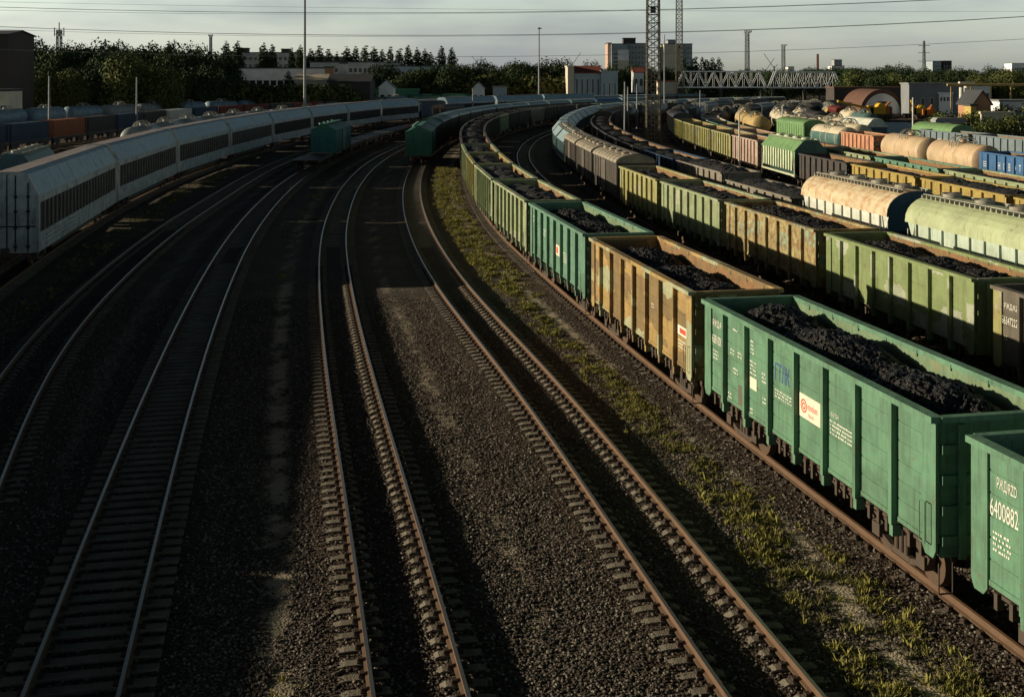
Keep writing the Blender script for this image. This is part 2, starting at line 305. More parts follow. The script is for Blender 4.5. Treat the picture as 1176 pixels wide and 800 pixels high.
def ground_fields(X, Y):
    h = np.full(X.shape, -.295); bed = np.zeros(X.shape)
    for k in TR:
        T = TR[k]; ok = (Y > T.Q[0, 1]) & (Y < T.Q[-1, 1]) & (Y < 235)
        d = np.abs(track_dist(X, Y, k)); p = np.where(ok, np.clip((2.25-d)/.7, 0, 1), 0)
        h = np.maximum(h, -.295+.04*p); bed = np.maximum(bed, p)
    h += (.07*(fbm(X*.9, Y*.9, 4, 3)-.5) + .035*(fbm(X*4, Y*4, 3, 9)-.5))*(1-.6*bed)
    d45 = track_dist(X, Y, '4'); d5 = track_dist(X, Y, '5'); n = fbm(X*.35, Y*.35, 4, 21); n2 = fbm(X*1.3, Y*1.3, 4, 33)
    u = (d45)/(d45-d5+1e-6)                                              # 0 on track 4, 1 on track 5
    n3_ = fbm(X*2.2, Y*2.2, 3, 77)
    uc = np.interp(Y, [19, 24, 30, 40, 55, 80], [.47, .52, .66, .66, .62, .58])+.05*(n-.5)
    path = np.exp(-((u-uc)/.062)**2)*(.55+.45*np.clip((n3_-.3)*4, 0, 1))
    near = np.interp(Y, [18, 30, 50], [1, .8, .35])
    grass = np.exp(-((u-uc+.15)/.10)**2)+np.exp(-((u-uc-.12)/.07)**2)*near+np.where(Y > 58, np.exp(-((u-.58)/.13)**2), 0)
    n3 = fbm(X*3.1, Y*3.1, 3, 51)
    grass = grass*np.clip((n2-.35)*4.5, 0, 1)*np.clip((n3-.36)*5, .15, 1)*np.clip((n-.25)*3.5, .35, 1)*(1-.85*path)
    d3 = track_dist(X, Y, '3'); d2 = track_dist(X, Y, '2'); u2 = d2/(d2-d3+1e-6)
    u3 = d3/(d3-d45+1e-6)
    path = np.maximum(path, 1.0*np.exp(-((u2-.59)/.07)**2)*np.clip((n2-.2)*3,.3,1)); path = np.maximum(path, .62*np.exp(-((u3-.45+.1*(n-.5)+.06*(n2-.5))/.055)**2)*np.clip((n2-.15)*2.5, .2, 1))
    d1 = track_dist(X, Y, '1'); u1 = d1/(d1-d2+1e-6); path = np.maximum(path, .5*np.exp(-((u1-.5)/.1)**2))
    grass = np.maximum(grass, .8*np.exp(-((u2-.62)/.16)**2)*np.clip((n2-.5)*6, 0, 1)*((Y > 62) | (Y < 21.6)))
    dA = track_dist(X, Y, 'A'); grass = np.maximum(grass, np.exp(-((dA-3.4)/.9)**2)*np.clip((n2-.45)*9, 0, 1)*(Y > 45))
    grass = np.maximum(grass, .5*np.exp(-((u3-.5)/.12)**2)*np.clip((n2-.55)*6, 0, 1)*(Y > 75))
    return h, bed, np.clip(path, 0, 1)*(1-bed), np.clip(grass, 0, 1)*(1-bed)
def ground_mat():
    m = bpy.data.materials.new('gravel_ground'); m.use_nodes = True; N = m.node_tree.nodes; L = m.node_tree.links; b = N['Principled BSDF']
    b.inputs['Roughness'].default_value = .9; b.inputs['Specular IOR Level'].default_value = .15
    co = N.new('ShaderNodeTexCoord')
    def V(sc, out='Color'):
        v = N.new('ShaderNodeTexVoronoi'); v.inputs['Scale'].default_value = sc; L.new(co.outputs['Object'], v.inputs['Vector']); return v
    v1 = V(17); v2 = V(34)
    r = N.new('ShaderNodeValToRGB'); sp = N.new('ShaderNodeSeparateColor'); L.new(v1.outputs['Color'], sp.inputs[0]); L.new(sp.outputs[0], r.inputs[0])
    e = r.color_ramp.elements; e[0].color = (.035, .028, .022, 1); e[1].color = (.22, .19, .15, 1); e.new(.55).color = (.085, .068, .05, 1); e.new(.9).color = (.13, .11, .085, 1)
    n = N.new('ShaderNodeTexNoise'); n.inputs['Scale'].default_value = .35; n.inputs['Detail'].default_value = 6; L.new(co.outputs['Object'], n.inputs['Vector'])
    mr = N.new('ShaderNodeMapRange'); mr.inputs[1].default_value = .3; mr.inputs[2].default_value = .7; mr.inputs[3].default_value = .6; mr.inputs[4].default_value = 1.25; L.new(n.outputs['Fac'], mr.inputs[0])
    mu = N.new('ShaderNodeVectorMath'); mu.operation = 'SCALE'; L.new(r.outputs[0], mu.inputs[0]); L.new(mr.outputs[0], mu.inputs['Scale'])
    cur = mu.outputs[0]
    for nm, c, top in (('bed', (.06, .036, .022), .5), ('path', (.38, .32, .23), .95), ('grass', (.06, .065, .02), .7)):
        at = N.new('ShaderNodeAttribute'); at.attribute_name = nm
        n2 = N.new('ShaderNodeTexNoise'); n2.inputs['Scale'].default_value = 3; n2.inputs['Detail'].default_value = 6; L.new(co.outputs['Object'], n2.inputs['Vector'])
        q = N.new('ShaderNodeMath'); q.operation = 'MULTIPLY'; L.new(at.outputs['Fac'], q.inputs[0]); L.new(n2.outputs['Fac'], q.inputs[1])
        q2 = N.new('ShaderNodeMapRange'); q2.inputs[1].default_value = .12; q2.inputs[2].default_value = .45; q2.inputs[4].default_value = top; L.new(q.outputs[0], q2.inputs[0])
        x = N.new('ShaderNodeMixRGB'); L.new(q2.outputs[0], x.inputs['Fac']); L.new(cur, x.inputs['Color1']); x.inputs['Color2'].default_value = (*c, 1); cur = x.outputs[0]
    L.new(cur, b.inputs['Base Color'])
    bp = N.new('ShaderNodeBump'); bp.inputs['Distance'].default_value = .035; L.new(v1.outputs['Distance'], bp.inputs['Height']); bp.invert = True
    bp2 = N.new('ShaderNodeBump'); bp2.inputs['Distance'].default_value = .012; bp2.invert = True; L.new(v2.outputs['Distance'], bp2.inputs['Height']); L.new(bp.outputs[0], bp2.inputs['Normal'])
    L.new(bp2.outputs[0], b.inputs['Normal']); M['gravel_ground'] = m
ground_mat()
def grid(name, x0, x1, y0, y1, st, zoff=0.):
    xs = np.arange(x0, x1+st/2, st); ys = np.arange(y0, y1+st/2, st); X, Y = np.meshgrid(xs, ys)
    h, bed, path, grass = ground_fields(X, Y); h = h+zoff
    nx, ny = len(xs), len(ys); me = bpy.data.meshes.new(name)
    co = np.stack([X, Y, h], -1).reshape(-1, 3)
    i = (np.arange(ny-1)[:, None]*nx+np.arange(nx-1)[None]).ravel(); F = np.stack([i, i+1, i+1+nx, i+nx], -1)
    me.vertices.add(len(co)); me.vertices.foreach_set('co', co.ravel())
    me.loops.add(F.size); me.loops.foreach_set('vertex_index', F.ravel()); me.polygons.add(len(F)); me.polygons.foreach_set('loop_start', np.arange(0, F.size, 4))
    me.polygons.foreach_set('use_smooth', np.ones(len(F), bool))
    me.update(calc_edges=True)
    for nm, A in (('path', path), ('grass', grass), ('bed', bed)):
        a = me.attributes.new(nm, 'FLOAT', 'POINT'); a.data.foreach_set('value', A.ravel().astype(np.float32))
    me.materials.append(M['gravel_ground']); o = bpy.data.objects.new(name, me); COL.objects.link(o); o['kind'] = 'structure'; return o
grid('ballast', -34, 36, 12, 62, .12)
grid('ballast', -110, 80, 62, 236, .6)
g = MB(); st = 250
for i in range(-14, 14):
    for j in range(-2, 22): g.add([(i*st, j*st, -.42), (i*st+st, j*st, -.42), (i*st+st, j*st+st, -.42), (i*st, j*st+st, -.42)], [(0, 1, 2, 3)])
go = g.build('ground', 'gravel_ground'); go['kind'] = 'structure'

# ------------------------------------------------------------------ scattered stones and weeds (instanced stuff)
def rock_mesh(k):
    r = random.Random(k); mb = MB()
    vs = [(math.cos(a)*r.uniform(.7, 1.1), math.sin(a)*r.uniform(.7, 1.1), z*r.uniform(.7, 1.1)) for z in (-.45, .35) for a in [i*math.pi*2/5+(.6 if z > 0 else 0) for i in range(5)]]
    vs += [(0, 0, .7)]
    mb.add(vs, [(i, (i+1) % 5, 5+(i+1) % 5, 5+i) for i in range(5)]+[(5+i, 5+(i+1) % 5, 10) for i in range(5)]); return mb
def tuft_mesh(k):
    r = random.Random(k); mb = MB()
    for i in range(15):
        a = r.uniform(0, 6.28); rr = r.uniform(0, .11); x, y = rr*math.cos(a), rr*math.sin(a); h = r.uniform(.06, .24); b = r.uniform(0, 6.28); w_ = r.uniform(.010, .022); l = r.uniform(.2, .8)*h
        dx, dy = math.cos(b)*w_, math.sin(b)*w_; tx, ty = math.cos(a)*l, math.sin(a)*l
        mb.add([(x-dx, y-dy, 0), (x+dx, y+dy, 0), (x+tx*.5+dx, y+ty*.5+dy, h*.65), (x+tx*.5-dx, y+ty*.5-dy, h*.65), (x+tx, y+ty, h)], [(0, 1, 2, 3), (3, 2, 4)])
    return mb
def scatter(name, pts, scl, protos, label, cat):
    me = bpy.data.meshes.new(name); me.vertices.add(len(pts)); me.vertices.foreach_set('co', pts.ravel())
    a = me.attributes.new('scl', 'FLOAT', 'POINT'); a.data.foreach_set('value', scl.astype(np.float32))
    n = len(pts)
    rot = np.c_[nrs.uniform(-.5, .5, n), nrs.uniform(-.5, .5, n), nrs.uniform(0, 6.28, n)].astype(np.float32)
    if cat == 'grass': rot[:, :2] *= .3
    a = me.attributes.new('rotv', 'FLOAT_VECTOR', 'POINT'); a.data.foreach_set('vector', rot.ravel())
    a = me.attributes.new('pick', 'INT', 'POINT'); a.data.foreach_set('value', nrs.randint(0, len(protos), n).astype(np.int32))
    o = bpy.data.objects.new(name, me); COL.objects.link(o)
    coll = bpy.data.collections.new(name + '_pieces')
    for p in protos: coll.objects.link(p)
    ng = bpy.data.node_groups.new(name, 'GeometryNodeTree')
    ng.interface.new_socket('Geometry', in_out='INPUT', socket_type='NodeSocketGeometry'); ng.interface.new_socket('Geometry', in_out='OUTPUT', socket_type='NodeSocketGeometry')
    N = ng.nodes; L = ng.links; gi = N.new('NodeGroupInput'); gq = N.new('NodeGroupOutput'); ip = N.new('GeometryNodeInstanceOnPoints'); ci = N.new('GeometryNodeCollectionInfo')
    ci.inputs[0].default_value = coll; ci.inputs['Separate Children'].default_value = True; ci.inputs['Reset Children'].default_value = True
    def at(nm, ty):
        q = N.new('GeometryNodeInputNamedAttribute'); q.data_type = ty; q.inputs[0].default_value = nm; return q.outputs[0]
    L.new(gi.outputs[0], ip.inputs['Points']); L.new(ci.outputs[0], ip.inputs['Instance']); ip.inputs['Pick Instance'].default_value = True
    L.new(at('pick', 'INT'), ip.inputs['Instance Index']); L.new(at('scl', 'FLOAT'), ip.inputs['Scale'])
    er = N.new('FunctionNodeEulerToRotation'); L.new(at('rotv', 'FLOAT_VECTOR'), er.inputs[0]); L.new(er.outputs[0], ip.inputs['Rotation'])
    L.new(ip.outputs[0], gq.inputs[0]); md = o.modifiers.new('scatter', 'NODES'); md.node_group = ng
    tag(o, label, cat, kind='stuff'); return o
def in_view(x, y, pad=.03): return np.abs(x) < y*(.43+pad)+.5
mk('gravel_dark', (.055, .043, .034), .9, dirt=0); mk('gravel_mid', (.12, .098, .075), .85, dirt=0); mk('gravel_pale', (.25, .22, .18), .8, dirt=0)
rocks = []
for k, mm in enumerate(['gravel_dark', 'gravel_mid', 'gravel_dark', 'gravel_mid', 'gravel_dark', 'gravel_pale']):
    o = bpy.data.objects.new('gravel_stone', rock_mesh(k).mesh('gravel_stone', mm)); rocks.append(o)
tufts = []
for k, mm in enumerate(['grass_blade', 'grass_dull', 'grass_blade', 'grass_dull']):
    tufts.append(bpy.data.objects.new('grass_tuft', tuft_mesh(40+k).mesh('grass_tuft', mm)))
NS = 300000
yy = 16+(nrs.rand(NS)**1.35)*42; xx = (nrs.rand(NS)*2-1)*(yy*.44+.5)
h, bed, path, grass = ground_fields(xx, yy)
keep = (nrs.rand(NS) > np.maximum(path*1.1, .62*(bed > .75))) & (xx < 14)
P_ = np.c_[xx, yy, h+.005][keep]
scatter('gravel', P_, nrs.uniform(.015, .047, len(P_)), rocks, 'loose grey brown ballast stones lying between the tracks', 'gravel')
NG = 420000
yy = 16+(nrs.rand(NG)**1.5)*125; xx = -45+nrs.rand(NG)*62
s4 = np.interp(yy, TR['4'].Q[:, 1], TR['4'].Q[:, 0]); s5 = np.interp(yy, TR['5'].Q[:, 1], TR['5'].Q[:, 0]); st_ = nrs.rand(NG) < .55; xx = np.where(st_, s4+(s5-s4)*(.15+.75*nrs.rand(NG)), xx)
h, bed, path, grass = ground_fields(xx, yy)
keep = (nrs.rand(NG) < grass*np.where(yy > 55, .85, .8)) & in_view(xx, yy)
P_ = np.c_[xx, yy, h-.01][keep]
scatter('grass', P_, nrs.uniform(.12, .55, len(P_))+.45*(nrs.rand(len(P_)) < .12)*(1+.6*(P_[:, 1] > 60)), tufts, 'low yellow green weeds and grass tufts growing between the tracks', 'grass')

# ------------------------------------------------------------------ rails and sleepers
GA = 1.52/2+.035
RP = [(-.075, -.18), (.075, -.18), (.075, -.165), (.012, -.145), (.012, -.045), (.036, -.035), (.036, 0), (-.036, 0), (-.036, -.035), (-.012, -.045), (-.012, -.145), (-.075, -.165)]
sl = MB()
sl.prism([(-1.35, -.45), (1.35, -.45), (1.35, -.245), (1.2, -.215), (.52, -.195), (.35, -.275), (-.35, -.275), (-.52, -.195), (-1.2, -.215), (-1.35, -.245)], -.105, .105, 0)
for sx in (-1, 1):
    x = sx*GA; sl.box(x-.19, x+.19, -.085, .085, -.205, -.178, 1)
    for q in (-1, 1): sl.box(x+q*.13-.045, x+q*.13+.045, -.06, .06, -.178, -.125, 1)
SLM = sl.mesh('sleeper', ['concrete_sleeper', 'fastener'])
sl2 = MB(); sl2.box(-1.35, 1.35, -.12, .12, -.4, -.185, 0)
for sx in (-1, 1): sl2.box(sx*GA-.17, sx*GA+.17, -.09, .09, -.185, -.15, 1)
SLM2 = sl2.mesh('sleeper', ['concrete_sleeper', 'fastener'])
slp = MB(); slp.box(-1.35, 1.35, -.13, .13, -.3, -.20)
def make_track(k, label, y0, y1, nparts, shiny):
    T = TR[k]; s0, s1 = T.at_y(y0), T.at_y(y1); root = empty('railway_track', (*T.p(s0), 0)); o0 = T.p(s0)
    tag(root, label, 'railway track', 'railway tracks of the yard')
    ss = np.arange(s0, s1, 1.5)
    for sgn in (-1, 1):
        mb = MB(); rings = []
        for s in ss:
            p = T.p(s)-o0; t = T.tan(s); n = np.array([t[1], -t[0]])
            rings.append([(p[0]+n[0]*(sgn*GA+a), p[1]+n[1]*(sgn*GA+a), z) for a, z in RP])
        mb.sweepx(rings, 0, smooth=False)
        for i, f in enumerate(mb.f[:-2]):
            if i % 12 == 6: mb.m[i] = 1
        mb.build('rail', ['rail_side', 'rail_head' if shiny else 'rail_dull'], root)
    n = int((s1-s0)/.545)
    rest = MB()
    for i in range(n):
        s = s0+i*.545; p = T.p(s)-o0; t = T.tan(s); a = math.atan2(-t[0], t[1])+rnd.uniform(-.012, .012); dz = rnd.uniform(-.012, .006)
        if i < nparts:
            o = bpy.data.objects.new('sleeper', SLM2 if k == '2' else SLM); COL.objects.link(o); o.parent = root; o.location = (p[0], p[1], dz-(.035 if k == '5' else 0)); o.rotation_euler = (0, 0, a)
        elif i*.545+y0 < 190:
            c, q = math.cos(a), math.sin(a); src = sl if T.p(s)[1] < 75 else slp
            rest.add([(p[0]+x*c-y*q, p[1]+x*q+y*c, z+dz) for x, y, z in src.v], src.f, 0)
    if rest.v: o = rest.build('sleeper', 'concrete_sleeper', root); o['kind'] = 'stuff'
make_track('1', 'empty curved track leftmost in the foreground beside the white car carriers', 30, 415, 100, True)
make_track('2', 'dark shaded empty track second from the left, ending under a flat wagon', 15, 400, 100, True)
make_track('3', 'shiny empty track in the middle foreground, left of the sunlit gravel', 14, 388, 100, True)
make_track('4', 'rusty sided empty track between the sunlit gravel and the grass strip', 13, 395, 100, True)
make_track('5', 'rusty track under the nearest train of coal wagons', 12, 380, 100, False)
make_track('6', 'empty curved track between the two nearest coal trains', 16, 360, 60, True)
for k, t, y0, y1 in (('7', 'track under the second coal train with grey covered wagons', 20, 388), ('8', 'track under the train with tan and pale green hoppers', 20, 376), ('9', 'track under the yellow and olive open wagons', 35, 358),
                 ('10', 'track under the row of green open wagons', 40, 343), ('11', 'track under the orange tank wagons', 65, 338), ('12', 'track under the rusty flat wagons and cream tanks', 70, 328), ('13', 'track under the white hopper at the right', 75, 323),
                 ('14', 'outermost far track right of the yard', 198, 325), ('A', 'track under the white car carriers at the left', 22, 430), ('B', 'track between car carriers and container train', 52, 414), ('C', 'track under the container train', 132, 444), ('D', 'track under the farthest tank train at the left', 182, 468)):
    make_track(k, t, y0, y1, 0, False)

# ------------------------------------------------------------------ wagons
def bogie(root, y, lod=0):
    b = MB()
    for sx in (-1, 1):
        x = sx*1.02
        b.bar((x, y-1.15, .55), (x, y-.35, .92), .14, .16); b.bar((x, y+1.15, .55), (x, y+.35, .92), .14, .16)
        b.box(x-.07, x+.07, y-.4, y+.4, .82, .98)
        b.bar((x, y-1.05, .45), (x, y-.35, .26), .12, .12); b.bar((x, y+1.05, .45), (x, y+.35, .26), .12, .12); b.box(x-.06, x+.06, y-.38, y+.38, .22, .34)
        for q in (-.925, .925): b.box(x-.13, x+.13, y+q-.16, y+q+.16, .34, .62)
        if lod == 0:
            for q in (-.2, 0, .2): b.cyl((x, y+q, .33), (x, y+q, .82), .075, 8)
    b.box(-1.0, 1.0, y-.2, y+.2, .6, .95)
    o = b.build('bogie', 'running_gear', root)
    for q in (-.925, .925):
        for sx in (-1, 1):
            wmb = MB(); x = sx*(GA); n = 20 if lod == 0 else 12
            wmb.cyl((x-.065, y+q, .475), (x+.065, y+q, .475), .475, n); wmb.cyl((x-sx*.065, y+q, .475), (x-sx*.1, y+q, .475), .505, n)
            wmb.cyl((x, y+q, .475), (x+sx*.3, y+q, .475), .12, 10); wmb.build('wheel', 'wheel_steel', o)
def bogie_simple(mb, y, m):
    for sx in (-1, 1):
        mb.box(sx*1.02-.1, sx*1.02+.1, y-1.2, y+1.2, .35, .85, m)
        for q in (-.925, .925): mb.cyl((sx*.74, y+q, .475), (sx*.86, y+q, .475), .475, 10, m)
def coupler(root, L):
    for e in (-1, 1):
        c = MB(); c.box(-.09, .09, *sorted((e*(L/2-.1), e*(L/2+.35))), .98, 1.16); c.box(-.2, .2, *sorted((e*(L/2+.33), e*(L/2+.57))), .88, 1.26)
        c.bar((.25, e*(L/2+.2), .9), (.35, e*(L/2+.45), .45), .05); c.build('coupler', 'running_gear', root)
def text_mesh(txt, size, mname, ext=.0):
    cu = bpy.data.curves.new('t', 'FONT'); cu.body = txt; cu.size = size; cu.align_x = 'LEFT'; cu.space_character = 1.0; cu.resolution_u = 3; cu.extrude = .003
    o = bpy.data.objects.new('t', cu); COL.objects.link(o); dg = bpy.context.evaluated_depsgraph_get(); me = bpy.data.meshes.new_from_object(o.evaluated_get(dg))
    bpy.data.objects.remove(o); me.materials.clear(); me.materials.append(M[mname]); return me
def text_on_left(root, txt, size, s, z, x, mname='letter_white', name='lettering', sx=.8):
    # writing on the left (-x) wall, reading from the far end (+y) towards the near end
    o = bpy.data.objects.new(name, text_mesh(txt, size, mname)); COL.objects.link(o); o.parent = root
    o.matrix_local = Matrix(((0, 0, -1, x), (-sx, 0, 0, s), (0, 1, 0, z), (0, 0, 0, 1))); return o
GL, GW, GH = 12.75, 1.56, 3.8
POSTS = [GL/2-1.62-i*(GL-3.24)/6 for i in range(7)]
def gondola(paint, inner='inner_steel', lod=0, last=None):
    root = empty('open_wagon'); L2 = GL/2; xo = GW; xi = 1.37
    if lod == 2:
        b = MB()
        for sx in (-1, 1):
            b.box(*sorted((sx*xi, sx*(xi+.05))), -L2, L2, 1.15, GH, 0); b.box(*sorted((sx*(xi-.03), sx*xo)), -L2, L2, GH-.12, GH+.002, 0)
            for y in POSTS+[-L2+.2, L2-.2]: b.box(*sorted((sx*(xi+.04), sx*xo)), y-.09, y+.09, 1.0, GH-.121, 0)
            b.box(*sorted((sx*(xi-.01), sx*(xi-.001))), -L2, L2, 1.2, GH-.1, 1)
            b.box(-xi, xi, *sorted((sx*L2, sx*(L2-.06))), 1.15, GH-.01, 0)
        b.box(-1.4, 1.4, -L2+.08, L2-.08, 1.15, 1.25, 2); bogie_simple(b, -4.33, 2); bogie_simple(b, 4.33, 2)
        b.build('wagon_body', [paint, inner, 'running_gear'], root); return root
    for sx in (-1, 1):
        b = MB(); X = lambda a, c: sorted((sx*a, sx*c))
        # panel with pressed horizontal grooves
        zs = [1.30, 1.7, 2.1, 2.5, 2.92, 3.33, GH-.12]
        for a, c in zip(zs[:-1], zs[1:]): b.box(*X(xi, xi+.05), -L2, L2, a, c-.035, 0)
        b.box(*X(xi, xi+.036), -L2, L2, 1.31, GH-.13, 0)
        b.box(*X(xi-.02, xi-.001), -L2+.02, L2-.02, 1.2, GH-.05, 1)
        b.box(*X(xi-.01, xi+.07), -L2+.45, L2-.45, 1.2, 1.299, 0)
        b.build('side_wall', [paint, inner], root)
        for y in POSTS:
            p = MB(); p.box(*X(xi+.051, xo), y-.065, y+.065, 1.1, GH-.13); p.box(*X(xi-.05, xo-.03), y-.07, y+.07, .86, 1.095)
            p.build('side_post', paint, root)
        for e in (-1, 1):
            p = MB(); y1, y2 = e*L2, e*(L2-.5)
            p.prism([(y1, GH-.13), (y2, GH-.13), (y2, 1.12), (y2+e*.12, .98), (y1-e*.1, .98), (y1, 1.15)], *X(xi+.052, xi+.10), 0, axis='x')
            p.build('corner_plate', paint, root)
        p = MB(); p.box(*X(xi-.04, xo+.02), -L2-.02, L2+.02, GH-.125, GH)
        for j in range(8): p.box(*X(xi-.055, xi-.042), -L2+1+j*1.5, -L2+1.05+j*1.5, GH-.2, GH-.05)
        p.build('top_rim', paint, root)
        hm = MB()
        rr = random.Random(5)
        for j in range(7):
            yc = (POSTS[j]+POSTS[j+1])/2 if j < 6 else 0
            if j == 6: break
            for q in (-.42, .0, .38):
                hm.box(*X(xi-.12, xi+.02+rr.uniform(0, .05)), yc+q-.05, yc+q+.05, .78+rr.uniform(-.05, .05), 1.1)
                hm.bar((sx*(xi-.05), yc+q-.1, .85), (sx*(xi+.03), yc+q+.12, 1.05), .05)
        for yc in (-L2+.9, L2-.9):
            for q in (-.2, .25): hm.box(*X(xi-.12, xi+.03), yc+q-.05, yc+q+.05, .8, 1.1); 
        hm.box(*X(xi-.1, xi-.04), -L2+.5, L2-.5, 1.02, 1.09); hm.build('hatch_latches', 'running_gear', root)
        ld = MB(); y = -sx*(L2-.3) if sx > 0 else -(L2-.3)
        for q in (-.1, .1): ld.cyl((sx*(xo+.03), y+q, 1.25), (sx*(xo+.03), y+q, 2.05), .013, 6)
        for z in (1.25, 2.05): ld.cyl((sx*(xo+.03), y-.1, z), (sx*(xo+.03), y+.1, z), .013, 6)
        ld.build('hand_rail', paint, root); stp = MB()
        stp.cyl((sx*(xo-.1), -L2-.1, .35), (sx*(xo-.1), -L2-.1, .95), .018, 6); stp.cyl((sx*(xo-.4), -L2-.1, .35), (sx*(xo-.1), -L2-.1, .35), .018, 6); stp.cyl((sx*(xo-.4), -L2-.1, .35), (sx*(xo-.4), -L2-.1, .95), .018, 6)
        stp.build('step', 'running_gear', root)
    for e in (-1, 1):
        b = MB(); Y = lambda a, c: sorted((e*a, e*c))
        b.box(-xi, xi, *Y(L2-.02, L2-.08), 1.0, GH-.02)
        for z in (1.35, 1.95, 2.55, 3.15): b.box(-xi+.02, xi-.02, *Y(L2-.02, L2+.06), z-.09, z+.09)
        for x in (-.95, .95): b.box(x-.07, x+.07, *Y(L2+.061, L2+.13), 1.0, GH-.14)
        b.build('end_wall', paint, root)
        b = MB(); b.box(-xi+.0, xi-.0, *Y(L2-.1, L2+.08), GH-.12, GH+.001); b.build('end_rim', paint, root)
    b = MB(); b.box(-1.34, 1.34, -L2+.09, L2-.09, 1.12, 1.24); b.box(-.2, .2, -L2, L2, .78, 1.118)
    for y in (-4.33, 4.33): b.box(-1.35, 1.35, y-.2, y+.2, .98, 1.117)
    b.cyl((-.9, .6, .72), (-.9, 1.7, .72), .2, 12); b.box(.5, .9, -.9, -.2, .6, .95); b.build('underframe', 'running_gear', root)
    for y in (-4.33, 4.33): bogie(root, y, lod)
    coupler(root, GL)
    return root

def heap_mesh(name, seed, fill=1., st=.16, Lh=12.4):
    xs = np.linspace(-1.345, 1.345, int(2.69/st)+1); ys = np.arange(-Lh/2, Lh/2+.01, st); X, Y = np.meshgrid(xs, ys)
    cr = 1-(np.abs(X)/1.4)**2.4*.75
    mounds = .35+.65*(.5+.5*np.cos((Y+seed*1.7)*2*math.pi/4.1))*.7+.3*fbm(Y*.4+seed, X*0+seed, 3, seed)
    endf = np.clip((Lh/2-np.abs(Y))/1.4, 0, 1)**.6
    Z = 2.86+fill*(cr*endf*(.52*mounds+.40))+.17*(fbm(X*1.8+seed*7, Y*1.8, 4, seed)-.5)+.13*(fbm(X*5+seed, Y*5, 2, seed+5)-.5)
    Z += .065*(nrs.rand(*Z.shape)-.5)
    co = np.stack([X+.04*(nrs.rand(*X.shape)-.5)*(np.abs(X) < 1.3), Y, Z], -1).reshape(-1, 3); nx, ny = len(xs), len(ys)
    i = (np.arange(ny-1)[:, None]*nx+np.arange(nx-1)[None]).ravel(); F = np.stack([i, i+1, i+1+nx, i+nx], -1)
    me = bpy.data.meshes.new(name); me.from_pydata(co.tolist(), [], F.tolist()); me.materials.append(M['coal']); me.update(); return me
def coal_mat():
    m = bpy.data.materials.new('coal'); m.use_nodes = True; N = m.node_tree.nodes; L = m.node_tree.links; b = N['Principled BSDF']
    b.inputs['Roughness'].default_value = .5; b.inputs['Specular IOR Level'].default_value = .28
    co = N.new('ShaderNodeTexCoord'); v = N.new('ShaderNodeTexVoronoi'); v.inputs['Scale'].default_value = 13; L.new(co.outputs['Object'], v.inputs['Vector'])
    v2 = N.new('ShaderNodeTexVoronoi'); v2.inputs['Scale'].default_value = 34; L.new(co.outputs['Object'], v2.inputs['Vector'])
    sp = N.new('ShaderNodeSeparateColor'); L.new(v.outputs['Color'], sp.inputs[0]); r = N.new('ShaderNodeValToRGB'); L.new(sp.outputs[0], r.inputs[0])
    r.color_ramp.elements[0].color = (.012, .012, .013, 1); r.color_ramp.elements[1].color = (.06, .058, .056, 1); L.new(r.outputs[0], b.inputs['Base Color'])
    bp = N.new('ShaderNodeBump'); bp.inputs['Distance'].default_value = .09; bp.invert = True; L.new(v.outputs['Distance'], bp.inputs['Height'])
    b2 = N.new('ShaderNodeBump'); b2.inputs['Distance'].default_value = .04; b2.invert = True; L.new(v2.outputs['Distance'], b2.inputs['Height']); L.new(bp.outputs[0], b2.inputs['Normal']); L.new(b2.outputs[0], b.inputs['Normal']); M['coal'] = m
coal_mat()
HEAP_HI = [heap_mesh('coal_heap', i+1, 1.0, .065) for i in range(3)]
HEAP = [heap_mesh('coal_heap', i+11, 1.05, .2) for i in range(4)]

def arc(w_, z0, z1, n=10):    # roof arc points from +w to -w
    return [(w_*math.cos(math.pi*i/n), z0+(z1-z0)*math.sin(math.pi*i/n)) for i in range(n+1)]
def boxcar(paint, roofm, lod=0, L=13.8, gable=False, top=4.65, eave=3.95, endm=None):
    root = empty('covered_wagon'); L2 = L/2; mb = MB()
    mb.box(-1.5, 1.5, -L2, L2, 1.1, eave)
    for sx in (-1, 1):
        for i in range(13):
            y = -L2+.25+i*(L-.5)/12; mb.box(*sorted((sx*1.5, sx*1.56)), y-.04, y+.04, 1.12, eave-.02)
        if lod < 2: mb.box(*sorted((sx*1.56, sx*1.6)), -1.1, 1.1, 1.2, eave-.12)
    for e in (-1, 1):
        for x in (-1.1, -.5, .5, 1.1): mb.box(x-.04, x+.04, *sorted((e*L2, e*(L2+.06))), 1.12, eave)
    rf = MB(); prof = [(1.6, eave), (.0, top), (-1.6, eave)] if gable else arc(1.6, eave, top)
    rf.prism(prof, -L2-.05, L2+.05, 0)
    nr = 9
    for i in range(nr):
        y = -L2+.1+i*(L-.2)/(nr-1); pr = [(a*1.012, (z-eave)*1.04+eave) for a, z in prof]; rf.prism(pr, y-.04, y+.04, 0)
    if lod == 2:
        n0 = len(mb.v); mb.add(rf.v, rf.f, 1); bogie_simple(mb, -L2+2.1, 2); bogie_simple(mb, L2-2.1, 2); mb.build('wagon_body', [paint, roofm, 'running_gear'], root); return root
    mb.build('wagon_body', paint, root); rf.build('roof', roofm, root)
    w_ = MB(); w_.box(-.3, .3, -L2, L2, top+.03, top+.07)
    for i in range(4):
        y = -L2+1.8+i*(L-3.6)/3; w_.cyl((-.55, y, top-.1), (-.55, y, top+.12), .3, 12)
    w_.build('roof_walkway', roofm, root)
    u = MB(); u.box(-.2, .2, -L2, L2, .8, 1.09); u.box(-1.3, 1.3, -L2+.1, L2-.1, 1.0, 1.095); u.build('underframe', 'running_gear', root)
    for y in (-L2+2.1, L2-2.1): bogie(root, y, 1)
    coupler(root, L); return root

